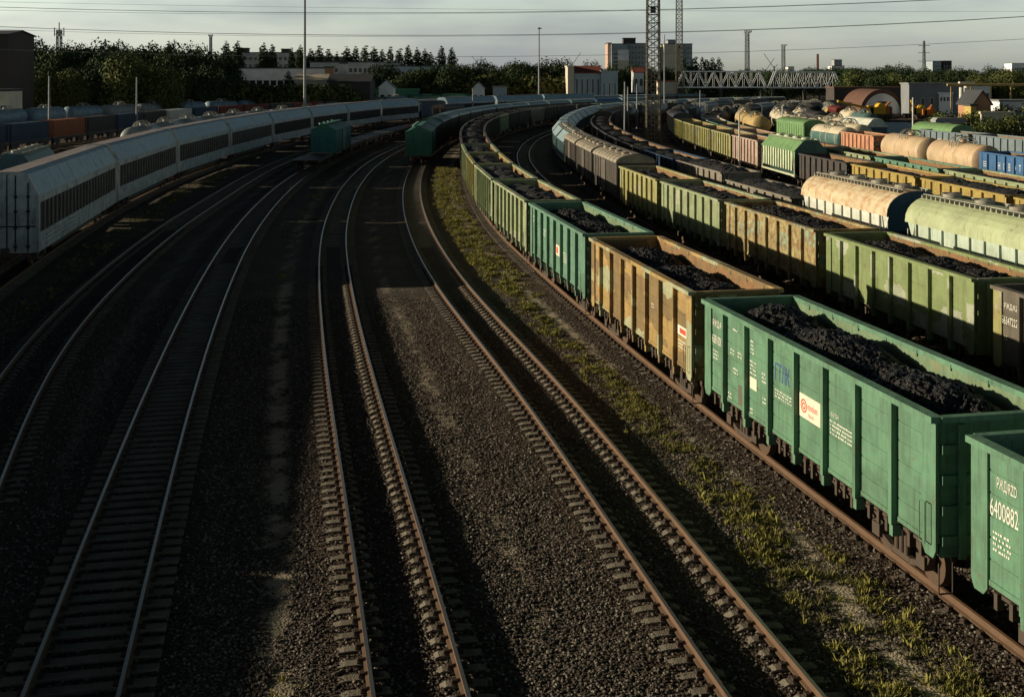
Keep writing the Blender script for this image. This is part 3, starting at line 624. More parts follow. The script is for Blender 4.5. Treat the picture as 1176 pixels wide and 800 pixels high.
def hopper(side, roofm, endm, hatchm, lod=0, L=11.2, eave=3.35, top=4.55, ribs=9, gable=False, ribm=None, wide=1.62, rw=.055):
    root = empty('hopper_wagon'); L2 = L/2; lo = 1.75
    mb = MB()
    # body: side panels, lower part narrows to the chutes; ends slope inwards at the bottom
    for sx in (-1, 1):
        mb.add([(sx*1.48, -L2+.05, eave), (sx*1.48, L2-.05, eave), (sx*1.45, L2-.9, lo), (sx*1.45, -L2+.9, lo)], [(0, 1, 2, 3) if sx < 0 else (3, 2, 1, 0)], 0)
        mb.add([(sx*1.45, -L2+.9, lo), (sx*1.45, L2-.9, lo), (sx*.6, L2-2.6, 1.0), (sx*.6, -L2+2.6, 1.0)], [(0, 1, 2, 3)], 1)
    for e in (-1, 1):
        mb.add([(-1.48, e*(L2-.05), eave), (1.48, e*(L2-.05), eave), (1.48, e*(L2-.05), eave-.7), (-1.48, e*(L2-.05), eave-.7)], [(0, 1, 2, 3)], 1)
        mb.add([(-1.46, e*(L2-.06), eave-.7), (1.46, e*(L2-.06), eave-.7), (.6, e*(L2-3.2), 1.0), (-.6, e*(L2-3.2), 1.0)], [(0, 1, 2, 3)], 1)
    if lod < 2: mb.build('hopper_body', [side, endm], root)
    rb = MB()
    for sx in (-1, 1):
        for i in range(ribs):
            y = -L2+.95+i*(L-1.9)/(ribs-1); rb.box(*sorted((sx*1.46, sx*1.58)), y-rw, y+rw, lo-.1, eave-.01)
        rb.box(*sorted((sx*1.3, sx*1.56)), -L2+.02, L2-.02, 1.12, 1.32)
        for e in (-1, 1): rb.bar((sx*1.5, e*(L2-.15), 1.3), (sx*1.5, e*(L2-.75), eave-.05), .07, .09); rb.bar((sx*1.5, e*(L2-.1), 1.3), (sx*1.5, e*(L2-.1), eave-.3), .06)
    if lod < 2: rb.build('side_rib', ribm or side, root); root.children[-1]['kind'] = 'stuff' if False else ''
    rf = MB()
    prof = [(wide, eave), (.75, top-.12), (.5, top), (-.5, top), (-.75, top-.12), (-wide, eave)] if gable else [(wide*math.cos(t), eave+(top-eave)*math.sin(t)**.85) for t in [math.pi*i/14 for i in range(15)]]
    rf.prism(prof, -L2, L2, 0); 
    for e in (-1, 1): rf.prism([(a*.985, z-.01 if z > eave else z+.01) for a, z in prof], *sorted((e*(L2+.004), e*(L2+.012))), 1)
    if lod == 2:
        n = MB(); n.add(mb.v, [], 0); 
        for f, mi in zip(mb.f, mb.m): n.f.append(f); n.m.append(mi); n.sm.append(False)
        n.add(rb.v, rb.f, 0); n.add(rf.v, rf.f, 2); bogie_simple(n, -L2+1.5, 3); bogie_simple(n, L2-1.5, 3); n.build('wagon_body', [side, endm, roofm, 'running_gear'], root); return root
    rf.build('roof', [roofm, endm], root)
    wk = MB(); 
    for sx in (-1, 1):
        wk.box(*sorted((sx*.62, sx*.72)), -L2+.1, L2-.1, top+.02, top+.06)
        for i in range(26):
            y = -L2+.3+i*(L-.6)/25; wk.box(*sorted((sx*.60, sx*.9)), y-.04, y+.04, top-.12, top+.019)
    wk.build('roof_walkway', hatchm, root)
    for i in range(4):
        y = -L2+1.5+i*(L-3)/3; h_ = MB(); h_.cyl((0, y, top-.05), (0, y, top+.16), .42, 16); h_.cyl((0, y, top+.16), (0, y, top+.22), .36, 16, r2=.1); h_.bar((-.5, y+.1, top+.2), (.5, y+.1, top+.2), .06)
        h_.build('roof_hatch', hatchm, root)
    u = MB(); u.box(-.2, .2, -L2-.5, L2+.5, .8, 1.09)
    for e in (-1, 1): u.box(-1.5, 1.5, *sorted((e*(L2-1.2), e*(L2+.3))), 1.05, 1.16); u.bar((-.9, e*(L2+.1), 1.1), (-.9, e*(L2-.3), eave-.6), .06); u.bar((.9, e*(L2+.1), 1.1), (.9, e*(L2-.3), eave-.6), .06)
    for i in range(4):
        y = -2.6+i*1.75; u.add([(-.5, y-.6, 1.2), (.5, y-.6, 1.2), (.5, y+.6, 1.2), (-.5, y+.6, 1.2), (-.2, y-.2, .45), (.2, y-.2, .45), (.2, y+.2, .45), (-.2, y+.2, .45)], [(0, 1, 5, 4), (1, 2, 6, 5), (2, 3, 7, 6), (3, 0, 4, 7), (4, 5, 6, 7)])
    u.build('underframe', 'running_gear', root)
    for y in (-L2+1.3, L2-1.3): bogie(root, y, 1)
    coupler(root, L+1); return root

def tank(paint, lod=0, L=10.8, r=1.5, zc=2.72, endm=None, lower=None):
    root = empty('tank_wagon'); L2 = L/2; n = 28 if lod < 2 else 16; mb = MB()
    prof = [(-L2-.38, .01), (-L2-.34, .5), (-L2-.2, 1.0), (-L2, r-.06), (-L2+.08, r), (L2-.08, r), (L2, r-.06), (L2+.2, 1.0), (L2+.34, .5), (L2+.38, .01)]
    mb.sweepx([[(rr*math.cos(2*math.pi*i/n), y, zc+rr*math.sin(2*math.pi*i/n)) for i in range(n)] for y, rr in prof], 0)
    if lower:
        for i, f in enumerate(mb.f):
            zz = sum(mb.v[j][2] for j in f)/len(f)
            if zz < zc+.75: mb.m[i] = 1
    bands = MB()
    for y in (-L2+.9, -1.1, 1.1, L2-.9): bands.cyl((0, y-.05, zc), (0, y+.05, zc), r+.015, n, cap=False)
    dm = MB(); dm.cyl((0, 0, zc+r-.1), (0, 0, zc+r+.25), .35, 14); dm.cyl((0, 0, zc+r+.25), (0, 0, zc+r+.31), .4, 14)
    rl = MB()
    for y in (-1.1, -.55, .55, 1.1):
        pts = [(.95*math.cos(t), y, zc+r-.35+.95*math.sin(t)) for t in [math.pi*i/8 for i in range(9)]]; rl.tube(pts, .05, 5)
    for x in (-.7, .7): rl.bar((x, -1.2, zc+r+.05), (x, 1.2, zc+r+.05), .3, .04)
    for sx in (-1, 1):
        for q in (-.2, .2): rl.cyl((sx*1.55, q, 1.1), (sx*1.0, q, zc+r-.1), .025, 5)
    fr = MB(); fr.box(-.25, .25, -L2-.6, L2+.6, .8, 1.15); fr.box(-1.4, 1.4, -L2-.55, -L2-.2, 1.0, 1.2); fr.box(-1.4, 1.4, L2+.2, L2+.55, 1.0, 1.2)
    for y in (-L2+1.4, L2-1.4): fr.box(-1.1, 1.1, y-.25, y+.25, 1.0, 1.6)
    mats = [paint, lower or paint]
    if lod == 2:
        a = MB(); a.add(mb.v, mb.f, 0, True)
        for i in range(len(mb.f)): a.m[i] = mb.m[i]
        a.add(dm.v, dm.f, 0); a.add(rl.v, rl.f, 2); a.add(fr.v, fr.f, 3); bogie_simple(a, -L2+1, 3); bogie_simple(a, L2-1, 3); a.build('wagon_body', [*mats, 'hatch_grey', 'running_gear'], root); return root
    mb.build('tank', mats, root); bands.build('band', mats[0], root); dm.build('dome', paint, root); rl.build('guard_rail', 'hatch_grey', root); fr.build('underframe', 'running_gear', root)
    for y in (-L2+1, L2-1): bogie(root, y, 1)
    coupler(root, L+1.1); return root

def flat(lod=0, L=13.4, paint='dark_paint'):
    root = empty('flat_wagon'); L2 = L/2; b = MB(); b.box(-1.35, 1.35, -L2, L2, 1.16, 1.3)
    for sx in (-1, 1): b.box(*sorted((sx*1.28, sx*1.4)), -L2, L2, .95, 1.159)
    f = MB(); f.box(-.2, .2, -L2+.02, L2-.02, .75, 1.155)
    for i in range(9): y = -L2+.6+i*(L-1.2)/8; f.box(-1.27, 1.27, y-.08, y+.08, .98, 1.156)
    if lod == 2: b.add(f.v, f.f, 0); bogie_simple(b, -L2+2, 0); bogie_simple(b, L2-2, 0); b.build('wagon_body', paint, root); return root
    b.build('deck', paint, root); f.build('underframe', 'running_gear', root)
    for y in (-L2+2, L2-2): bogie(root, y, 1)
    coupler(root, L); return root

def carrier(lod=0, L=26.2, side='carrier_white', roofm='carrier_roof'):
    root = empty('car_carrier_wagon'); L2 = L/2; W = 1.6; ev, tp, fl = 4.05, 5.3, .65
    b = MB(); b.box(-W, W, -L2, L2, .95, 2.0, 0)
    for z in (1.2, 1.45, 1.7):
        for sx in (-1, 1): b.box(*sorted((sx*W, sx*(W+.06))), -L2*.85, -L2*.2, z-.06, z+.05, 0)
    b.box(-W, W, -L2, L2, 3.62, ev, 0)
    for e in (-1, 1): b.box(-W+.003, W-.003, *sorted((e*L2, e*(L2-.5))), 2.0, 3.62, 0)
    sc = MB(); sc.box(-W+.06, W-.06, -L2+.5, L2-.5, 2.0, 3.62, 0)
    for sx in (-1, 1):
        for i in range(24): y = -L2+.55+i*(L-1.1)/23; sc.box(*sorted((sx*(W-.05), sx*(W+.02))), y-.055, y+.055, 2.001, 3.619, 1)
    rf = MB(); prof = [(W+.03, ev), (fl+.35, tp-.12), (fl, tp), (-fl, tp), (-fl-.35, tp-.12), (-W-.03, ev)]
    rf.prism(prof, -L2, L2, 0); tpm = MB(); tpm.box(-fl+.05, fl-.05, -L2+.02, L2-.02, tp+.002, tp+.03, 0)
    for i in range(9):
        y = -L2+2.6+i*2.62; rf.prism([(a*1.004, ev+(z-ev)*1.006) for a, z in prof], y-.03, y+.03, 1)
    for e in (-1, 1): rf.prism([(a*1.02, ev+(z-ev)*1.04) for a, z in prof], *sorted((e*(L2-.15), e*(L2+.03))), 1)
    ens = []
    for e in (-1, 1):
        en = MB(); ens.append(en)
        for x in (-1.1, -.45, .45, 1.1):
            en.cyl((x, e*(L2+.06), 1.0), (x, e*(L2+.06), ev+(tp-ev)*.55 if abs(x) > 1 else tp-.15), .035, 6)
            for z in (1.3, 2.3, 3.2, 4.0): en.cb((x, e*(L2+.06), z), (.16, .1, .12))
        en.box(-1.5, 1.5, *sorted((e*(L2+.02), e*(L2+.05))), 2.35, 2.42); en.box(-.03, .03, *sorted((e*(L2), e*(L2+.04))), 1, tp-.1)
        for sx in (-1, 1): en.box(*sorted((sx*(W-.1), sx*(W+.04))), *sorted((e*(L2+.04), e*(L2-.12))), .95, ev, 1)
    u = MB(); u.box(-1.3, 1.3, -L2+5, L2-5, .55, .94); u.box(-.2, .2, -L2, L2, .7, .945)
    if lod == 2:
        a = MB()
        for src, off in ((b, 0), (sc, 1), (rf, 0)):
            o = len(a.v); a.v += src.v
            for f, mi in zip(src.f, src.m): a.f.append(tuple(i+o for i in f)); a.m.append([0, 2, 3][[b, sc, rf].index(src)] if src is not b else 0); a.sm.append(False)
        a.add(tpm.v, tpm.f, 4); bogie_simple(a, -L2+3, 1); bogie_simple(a, L2-3, 1)
        a.build('wagon_body', [side, 'running_gear', 'mesh_dark', roofm, 'carrier_top'], root); return root
    b.build('side_wall', side, root); sc.build('mesh_screen', ['mesh_dark', 'grey_paint'], root); rf.build('roof', [roofm, side], root); tpm.build('roof_top', 'carrier_top', root)
    [q.build('end_door', ['mesh_dark', side], root) for q in ens]; u.build('underframe', 'running_gear', root)
    for y in (-L2+3, L2-3): bogie(root, y, 1)
    coupler(root, L); return root

def container(paint, L=12.19):
    mb = MB(); L2 = L/2; mb.box(-1.17, 1.17, -L2+.03, L2-.03, .06, 2.53)
    n = int(L/.28)
    for sx in (-1, 1):
        for i in range(n): y = -L2+.25+i*(L-.5)/(n-1); mb.box(*sorted((sx*1.17, sx*1.2)), y-.06, y+.06, .15, 2.45)
    for y in (-L2, L2-.1):
        for x in (-1.22, 1.12): mb.box(x, x+.1, y, y+.1, 0, 2.59)
    for x in (-1.22, 1.14): mb.box(x, x+.08, -L2+.1, L2-.1, 2.5, 2.59); mb.box(x, x+.08, -L2+.1, L2-.1, 0, .12)
    for y in (-L2+.01, L2-.08): mb.box(-1.12, 1.12, y, y+.07, 2.48, 2.585)
    root = empty('shipping_container'); mb.build('container_body', paint, root)
    d = MB()
    for x in (-.8, -.3, .3, .8): d.cyl((x, -L2-.02, .1), (x, -L2-.02, 2.5), .02, 6)
    d.build('lock_rod', 'grey_steel', root); return root

CACHE = {}
def proto(key, fn):
    if key not in CACHE: 
        r = fn(); regkids(r); CACHE[key] = [r, False, ]
    c = CACHE[key]
    if not c[1]: c[1] = True; return c[0]
    return copy_tree(c[0])
def place(o, T, s, L, scz=1., z=0, scy=None):
    a = T.p(s+.2*L); b = T.p(s+.8*L); m = (a+b)/2; d = b-a
    o.location = (m[0], m[1], z); o.rotation_euler = (0, 0, math.atan2(-d[0], d[1])); o.scale = (1, scy or 1, scz); return o
LEN = dict(g=12.75, b=13.8, h=11.2, t=11.6, f=13.4, c=26.2)
PAINTDESC = {'green_paint': 'bright green', 'teal_paint': 'teal green', 'pale_green_paint': 'faded pale green', 'meadow_green_paint': 'meadow green', 'brown_paint': 'ochre brown', 'rusty_paint': 'rust blotched', 'olive_paint': 'olive yellow',
 'yellow_paint': 'mustard yellow', 'pink_paint': 'pinkish grey', 'salmon_paint': 'salmon pink', 'grey_paint': 'weathered grey', 'dark_paint': 'dark grey', 'navy_paint': 'dark navy', 'blue_paint': 'blue', 'sky_paint': 'light blue', 'box_grey': 'brown grey', 'cyan_paint': 'pale cyan', 'tin_green': 'green',
 'tank_orange': 'faded orange', 'tank_white': 'cream white', 'tank_yellow': 'dull yellow', 'tank_teal': 'dark teal', 'tank_blue': 'grey blue', 'tank_dark': 'dark', 'tank_grey': 'grey', 'red_paint': 'red', 'hopper_green': 'green', 'hopper_white': 'white', 'plate_paint': 'dark brown', 'teal_box': 'teal', 'hopper_pale': 'pale green', 'orange_paint': 'orange brown'}
def lodof(y): return 0 if y < 62 else (1 if y < 150 else 2)
def make_car(spec, y):
    """spec: (type, paint, extra dict)"""
    t, paint, ex = spec; lod = lodof(y)
    if t == 'g': lod_ = max(lod, ex.get('lod', 0)); o = proto(('g', paint, ex.get('inner'), lod_, ex.get('uniq')), lambda: gondola(paint, ex.get('inner', 'inner_steel'), lod_)); d = 'open wagon'
    elif t == 'b': l = 1 if lod < 2 else 2; o = proto(('b', paint, ex.get('roof'), l, ex.get('gable'), ex.get('L')), lambda: boxcar(paint, ex.get('roof', paint), l, gable=ex.get('gable', False), L=ex.get('L', 13.8))); d = 'covered wagon'
    elif t == 'h': l = 1 if lod < 2 else 2; kw = {k: v for k, v in ex.items() if k in ('ribs', 'gable', 'ribm', 'eave', 'top', 'rw')}; o = proto(('h', paint, ex.get('roof'), l, str(kw)), lambda: hopper(paint, ex.get('roof', paint), ex.get('end', 'end_blue'), ex.get('hatch', 'hatch_grey'), l, **kw)); d = 'hopper wagon'
    elif t == 't': l = 1 if lod < 2 else 2; o = proto(('t', paint, l, ex.get('lower')), lambda: tank(paint, l, lower=ex.get('lower'))); d = 'tank wagon'
    elif t == 'f': l = 1 if lod < 2 else 2; o = proto(('f', l, paint), lambda: flat(l, paint=paint)); d = 'flat wagon'
    elif t == 'c': l = 1 if lod < 2 else 2; o = proto(('c', l, ex.get('roof')), lambda: carrier(l, roofm=ex.get('roof', 'carrier_roof'))); d = 'car carrier wagon'
    return o, PAINTDESC.get(paint, '')+' '+d
def train(k, y0, cars, phrase, group, pitch=None, scz=1., coalphrase=None):
    """cars: list of (type, paint, extras); the first one starts at depth y0 and each next is coupled behind it"""
    T = TR[k]; s = T.at_y(y0)
    for i, spec in enumerate(cars):
        t, paint, ex = spec; L = LEN[t]*ex.get('sy', 1); gap = 1.17
        if t == 'h' or t == 't': gap = 1.9
        if ex.get('skip'): s += ex['skip']; continue
        if pitch: sc = (pitch-gap)/L; 
        else: sc = 1
        if s+L*sc > T.len-42: break
        y = T.p(s)[1]; o, d = make_car(spec, y); place(o, T, s, L*sc, ex.get('scz', scz), 0, sc*ex.get('sy', 1))
        lab = ex.get('label') or f'{d}, {ORD[i]} from the near end of {phrase}'
        tag(o, lab, 'wagon', group)
        if ex.get('name'): o.name = ex['name']
        if ex.get('mod'): ex['mod'](o)
        fill = ex.get('coal', 0)
        if fill and y < 300:
            me = HEAP_HI[i % 3] if y < 62 else HEAP[i % 4]
            h_ = bpy.data.objects.new('coal_heap', me); COL.objects.link(h_); place(h_, T, s, L*sc, ex.get('scz', scz), min(.3, max(-.35, fill-1)), sc)
            tag(h_, ex.get('clabel') or f'coal in the {ORD[i]} wagon from the near end of {phrase}', 'coal', 'coal loads in open wagons')
        s += L*sc+gap
    return s

# lettering of the near wagons (left wall, local y runs from far (+) to near (-))
XL = -(1.37+.05+.006)
def pan(i): # far edge of panel i (0 = farthest)
    return ([GL/2-.5]+[p-.12 for p in POSTS])[i]
def stripes(root, y0, y1, z0, rows, mname='letter_white', h=.05, name='small_lettering'):
    mb = MB(); rr = random.Random(int(y0*100+z0*10))
    for j in range(rows):
        z = z0-j*h*2.1; y = y0
        while y > y1:
            wv = rr.uniform(.03, .07); mb.box(XL-.006, XL, y-wv, y, z, z+h*rr.uniform(.7, 1)); y -= wv+rr.choice([.02, .02, .06])
    mb.build(name, mname, root)
def let_main(root):
    text_on_left(root, 'РЖД/RZD', .27, pan(0)-.05, 3.12, XL); text_on_left(root, '63810005', .36, pan(0)-.02, 2.62, XL, sx=.6)
    stripes(root, pan(0)-.12, pan(0)-.5, 2.38, 3); text_on_left(root, '21', .24, pan(0)-.85, 2.05, XL)
    stripes(root, pan(1)-.4, pan(1)-.7, 3.3, 1); stripes(root, pan(1)-.2, pan(1)-.45, 2.7, 2); stripes(root, pan(1)-.75, pan(1)-1.05, 2.72, 2); stripes(root, pan(1)-.4, pan(1)-.75, 2.2, 2)
    stripes(root, pan(1)-.05, pan(1)-.3, 1.42, 2)
    p = MB(); p.box(XL-.01, XL, pan(1)-1.25, pan(1)-.82, 1.3, 1.85); p.build('notice_plate', 'plate_paint', root)
    stripes(root, pan(2)-.1, pan(2)-.28, 3.25, 4); stripes(root, pan(2)-.05, pan(2)-.45, 2.7, 4); stripes(root, pan(2)-.85, pan(2)-1.2, 2.55, 3)
    q = MB(); q.box(XL-.008, XL, pan(2)-.5, pan(2)-.05, 1.98, 2.3); q.build('notice_plate', 'panel_white', root); stripes(root, pan(2)-.1, pan(2)-.45, 2.2, 2, 'letter_red')
    root_c = root
    stripes(root, pan(2)-.9, pan(2)-1.1, 1.9, 2); stripes(root, pan(2)-.05, pan(2)-.2, 1.4, 3)
    text_on_left(root, 'ГТЛК', .62, pan(3)-.08, 2.62, XL, 'letter_blue', sx=.56)
    stripes(root, pan(3)-.12, pan(3)-1.2, 2.35, 3, h=.04)
    b = MB(); b.box(XL-.012, XL, pan(4)-1.28, pan(4)-.02, 2.1, 2.68); s_ = b.build('sign_panel', 'panel_white', root)
    ring = MB()
    for R0, R1 in ((.13, .17), (.05, .09)):
        n = 20; ring.add([(XL-.016, pan(4)-.26+rr*math.cos(6.2832*i/n), 2.40+rr*math.sin(6.2832*i/n)) for rr in (R0, R1) for i in range(n)], [(i, n+i, n+(i+1) % n, (i+1) % n) for i in range(n)])
    ring.build('emblem', 'letter_red', root)
    text_on_left(root, 'modum', .25, pan(4)-.46, 2.36, XL-.012, 'letter_red', sx=.72); text_on_left(root, 'T R A N S', .10, pan(4)-.5, 2.19, XL-.012, 'letter_red', sx=.7)
    text_on_left(root, 'ВАГОН', .13, pan(5)-.1, 2.55, XL, sx=.9); stripes(root, pan(5)-.08, pan(5)-1.2, 2.42, 4, h=.045)
def let_near(root):
    text_on_left(root, 'РЖД/RZD', .27, pan(0)-.22, 3.05, XL, sx=.47); text_on_left(root, '64008824', .47, pan(0)-.02, 2.5, XL, sx=.51)
    stripes(root, pan(0)-.12, pan(0)-.6, 2.2, 4); text_on_left(root, '20', .30, pan(0)-1.05, 1.95, XL)
def let_brown(root):
    b = MB(); b.box(XL-.01, XL, pan(7)-.9, pan(7)-.05, 2.2, 2.5); b.box(XL-.015, XL-.01, pan(7)-.85, pan(7)-.25, 2.27, 2.43, 1); b.build('notice_plate', ['letter_white', 'letter_red'], root)
    stripes(root, pan(7)-.1, pan(7)-.9, 2.0, 3); stripes(root, pan(5)-.3, pan(5)-.6, 2.6, 2)
def let_teal(root):
    b = MB(); b.box(XL-.01, XL, pan(4)-.9, pan(4)-.05, 2.0, 2.5); b.build('sign_panel', 'panel_white', root); b = MB(); b.box(XL-.015, XL-.01, pan(4)-.5, pan(4)-.15, 2.1, 2.4); b.build('emblem', 'letter_red', root)
    stripes(root, pan(5)-.1, pan(5)-1.1, 2.3, 4, h=.06); stripes(root, pan(0)-.1, pan(0)-.9, 3.1, 2, h=.1); stripes(root, pan(2)-.1, pan(2)-.6, 2.8, 4)
def let_dark(root):
    for c in root.children:
        if c.name.startswith('corner_plate'): c.data.materials[0] = M['olive_paint']
    text_on_left(root, 'РЖД/RZD', .26, pan(0)-.1, 3.1, XL-.012); text_on_left(root, '56347222', .38, pan(0)+.04, 2.55, XL-.012, sx=.62)
    stripes(root, pan(0)-.1, pan(0)-.3, 2.1, 2)
def let_blue(root):
    for i, ch in enumerate('НОВОТРАНС'):
        text_on_left(root, ch, .85, 2.95-i*.9, 2.45, XL-.004, sx=.65)
    stripes(root, pan(0)-.2, pan(0)-.9, 2.9, 3, h=.09)
def let_slate(root): stripes(root, 3, -3, 2.6, 1, h=.3)
PH5 = 'the front coal train'
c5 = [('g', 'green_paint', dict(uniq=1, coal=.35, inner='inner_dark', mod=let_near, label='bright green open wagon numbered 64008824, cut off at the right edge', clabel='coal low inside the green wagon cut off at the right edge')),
      ('g', 'green_paint', dict(uniq=2, coal=1.04, inner='inner_green', mod=let_main, label='large bright green coal wagon with a blue logo and white sign panel', clabel='black coal heaped in the big green wagon with the white sign')),
      ('g', 'brown_paint', dict(uniq=3, coal=.95, mod=let_brown, label='ochre brown coal wagon with pale repainted patches, between two green ones', clabel='black coal heaped in the ochre brown patched wagon')),
      ('g', 'teal_paint', dict(uniq=4, coal=1.02, inner='inner_green', mod=let_teal, label='teal coal wagon with a small orange sign, ahead of the brown one', clabel='black coal heaped in the teal wagon with the orange sign')),
      ('g', 'pale_green_paint', dict(coal=1)), ('g', 'pale_green_paint', dict(coal=1)), ('g', 'olive_paint', dict(coal=1)), ('g', 'pale_green_paint', dict(coal=1))]
for i in range(19): c5.append(('g', rnd.choice(['dark_paint', 'grey_paint', 'pale_green_paint', 'dark_paint']), dict(coal=1)))
train('5', 10.2, c5, PH5, 'wagons of the front coal train')
PH7 = 'the second coal train'
c7 = [('g', 'dark_paint', dict(uniq=8, coal=1)),
      ('g', 'plate_paint', dict(uniq=5, coal=.8, mod=let_dark, label='dark brown open wagon with olive corner, numbered 56347222, at the right edge', clabel='coal in the wagon numbered 56347222 at the right edge')),
      ('g', 'meadow_green_paint', dict(uniq=6, coal=1, label='meadow green coal wagon with pale patches, behind the big green wagon', clabel='coal in the meadow green wagon with pale patches')),
      ('g', 'rusty_paint', dict(coal=1.1, label='rust blotched coal wagon with a crooked top rim, behind the ochre brown one', clabel='coal in the rust blotched wagon')),
      ('g', 'pale_green_paint', dict(coal=1.0, label='pale green coal wagon between the rust blotched and the yellowish one', clabel='coal in the pale green wagon between rusty and yellowish ones')),
      ('g', 'olive_paint', dict(coal=.9, label='yellowish coal wagon coupled to the grey covered wagons', clabel='coal in the yellowish wagon beside the grey covered wagons')),
      ('b', 'box_grey', dict(roof='roof_beige', sy=.93, label='grey covered wagon with round beige roof, nearest of three')),
      ('b', 'box_grey', dict(roof='roof_beige', sy=.93, label='grey covered wagon with round beige roof, middle of three')),
      ('b', 'box_grey', dict(roof='roof_beige', sy=.93, label='grey covered wagon with round beige roof, farthest of three'))]
for i in range(19):
    c7.append(('h', 'cyan_paint', dict(roof='roof_cyan', gable=True)) if i < 9 else ('b', rnd.choice(['dark_paint', 'box_grey', 'tank_dark', 'tin_green']), dict(roof='roof_cyan')))
train('7', 15.0, c7, PH7, 'wagons of the second train', pitch=13.3, scz=.94)
c8 = [('h', 'hopper_pale', dict(roof='hopper_olive', label='pale green hopper farther along at the right frame edge')), ('h', 'hopper_pale', dict(roof='hopper_olive', scz=1.06, label='pale green round roofed hopper at the right edge, beside the meadow green coal wagon')),
      ('h', 'hopper_white', dict(roof='hopper_tan', scz=1.06, label='white hopper with a rusty tan round roof')),
      ('g', 'grey_paint', dict(coal=1.25, scz=.84, label='low grey open wagon heaped with coal beside the tan roofed hopper', clabel='high coal heap beside the tan roofed hopper')),
      ('g', 'grey_paint', dict(coal=1.25, label='light grey coal wagon beside the pale green wagon of the second train', clabel='coal heap in the light grey wagon behind the yellowish one')),
      ('g', 'navy_paint', dict(coal=1)), ('g', 'dark_paint', dict(coal=1)), ('g', 'dark_paint', dict(coal=1))]
for i in range(16): c8.append(('g', rnd.choice(['dark_paint', 'grey_paint', 'dark_paint']), dict(coal=1)) if i < 5 else (rnd.choice('bbt'), rnd.choice(['dark_paint', 'tank_dark', 'box_grey', 'tank_grey']), {}))
train('8', 33.5, c8, 'the third train', 'wagons of the third train', scz=.95)
c9 = [('g', 'yellow_paint', dict(coal=1.0, scz=.9)), ('g', 'yellow_paint', dict(coal=1.15, scz=.9, label='mustard yellow coal wagon at the right edge behind the pale green hopper', clabel='coal in the yellow wagon at the right edge')),
      ('g', 'yellow_paint', dict(coal=.9, scz=.9, label='mustard yellow open wagon behind the tan roofed hopper', clabel='coal in the yellow wagon behind the tan hopper')),
      ('g', 'dark_paint', dict(coal=.8, scz=.9, label='dark shaded open wagon between the yellow wagon and the ribbed green hopper')),  # shade of the hopper train is put into this wagon's dark colour
      ('h', 'hopper_green', dict(roof='hopper_green', ribm='rib_white', ribs=12, rw=.19, gable=True, eave=3.5, hatch='rib_white', end='tank_teal', label='green hopper with white vertical ribs and pale roof hatches')),
      ('g', 'pink_paint', dict(coal=.8, label='pinkish grey open wagon coupled to the ribbed green hopper')), ('g', 'olive_paint', dict(coal=.8)), ('g', 'olive_paint', dict(coal=.8)), ('g', 'olive_paint', dict(coal=.8)), ('g', 'olive_paint', dict(coal=.8))]
for i in range(10): c9.append((rnd.choice('bbt'), rnd.choice(['dark_paint', 'tank_dark', 'tank_grey', 'box_grey']), {}))
c9[12] = ('t', 'red_paint', {})
train('9', 58, c9, 'the olive wagon train', 'wagons of the olive train', pitch=13.4)
c10 = [('g', 'pale_green_paint', dict(coal=.9)), ('g', 'pale_green_paint', dict(coal=.9)), ('g', 'teal_paint', dict(coal=.7)), ('g', 'pale_green_paint', dict(coal=.7)), ('g', 'dark_paint', {}), ('g', 'teal_paint', dict(coal=.7)), ('g', 'pink_paint', dict(coal=.8)), ('g', 'grey_paint', dict(coal=.8)), ('g', 'teal_paint', dict(coal=.8)), ('g', 'hopper_white', dict(coal=.8))]
for i in range(12): c10.append((rnd.choice('ggbt'), rnd.choice(['dark_paint', 'grey_paint', 'tank_grey', 'tank_dark']), {}))
train('10', 63, c10, 'the low green wagon row', 'wagons of the green row', scz=.93)
c11 = [('g', 'blue_paint', dict(uniq=11, mod=let_blue, coal=.9, label='blue open wagon with big white Cyrillic letters at the right edge', clabel='dark load in the blue wagon with white letters')),
       ('t', 'tank_orange', dict(label='faded orange tank wagon next to the blue lettered wagon')), ('t', 'tank_orange', dict(label='faded orange tank wagon next to the salmon pink open wagon')),
       ('g', 'salmon_paint', dict(label='short salmon pink open wagon between the teal tank and the orange tanks', coal=.8, sy=.85)), ('t', 'tank_white', dict(lower='tank_teal', label='tank wagon with dark teal lower shell and cream top')),
       ('b', 'hopper_green', dict(label='green covered wagon with rounded roof beside the cream tanks')), ('f', 'pink_paint', dict(label='low pale flat wagon between green covered wagon and yellow tanks')),
       ('t', 'tank_yellow', {}), ('t', 'tank_yellow', {}), ('t', 'tank_orange', {}), ('t', 'tank_orange', {})]
for i in range(5): c11.append((rnd.choice('bt'), rnd.choice(['dark_paint', 'tank_dark', 'tank_grey']), {}))
train('11', 94.5, c11, 'the orange tank train', 'wagons of the tank train')
c12 = [('f', 'scrap_rust', {}), ('f', 'scrap_rust', dict()), ('f', 'scrap_rust', {}), ('f', 'scrap_rust', {}),
       ('t', 'tank_white', {}), ('t', 'tank_white', {}), ('t', 'tank_white', {}), ('t', 'tank_white', {}), ('t', 'tank_white', {}), ('t', 'tank_white', {}), ('t', 'tank_dark', {}), ('t', 'tank_grey', {}), ('b', 'dark_paint', {}), ('t', 'tank_grey', {}), ('b', 'dark_paint', {})]
train('12', 98, c12, 'the cream tank train', 'wagons of the cream tank train')
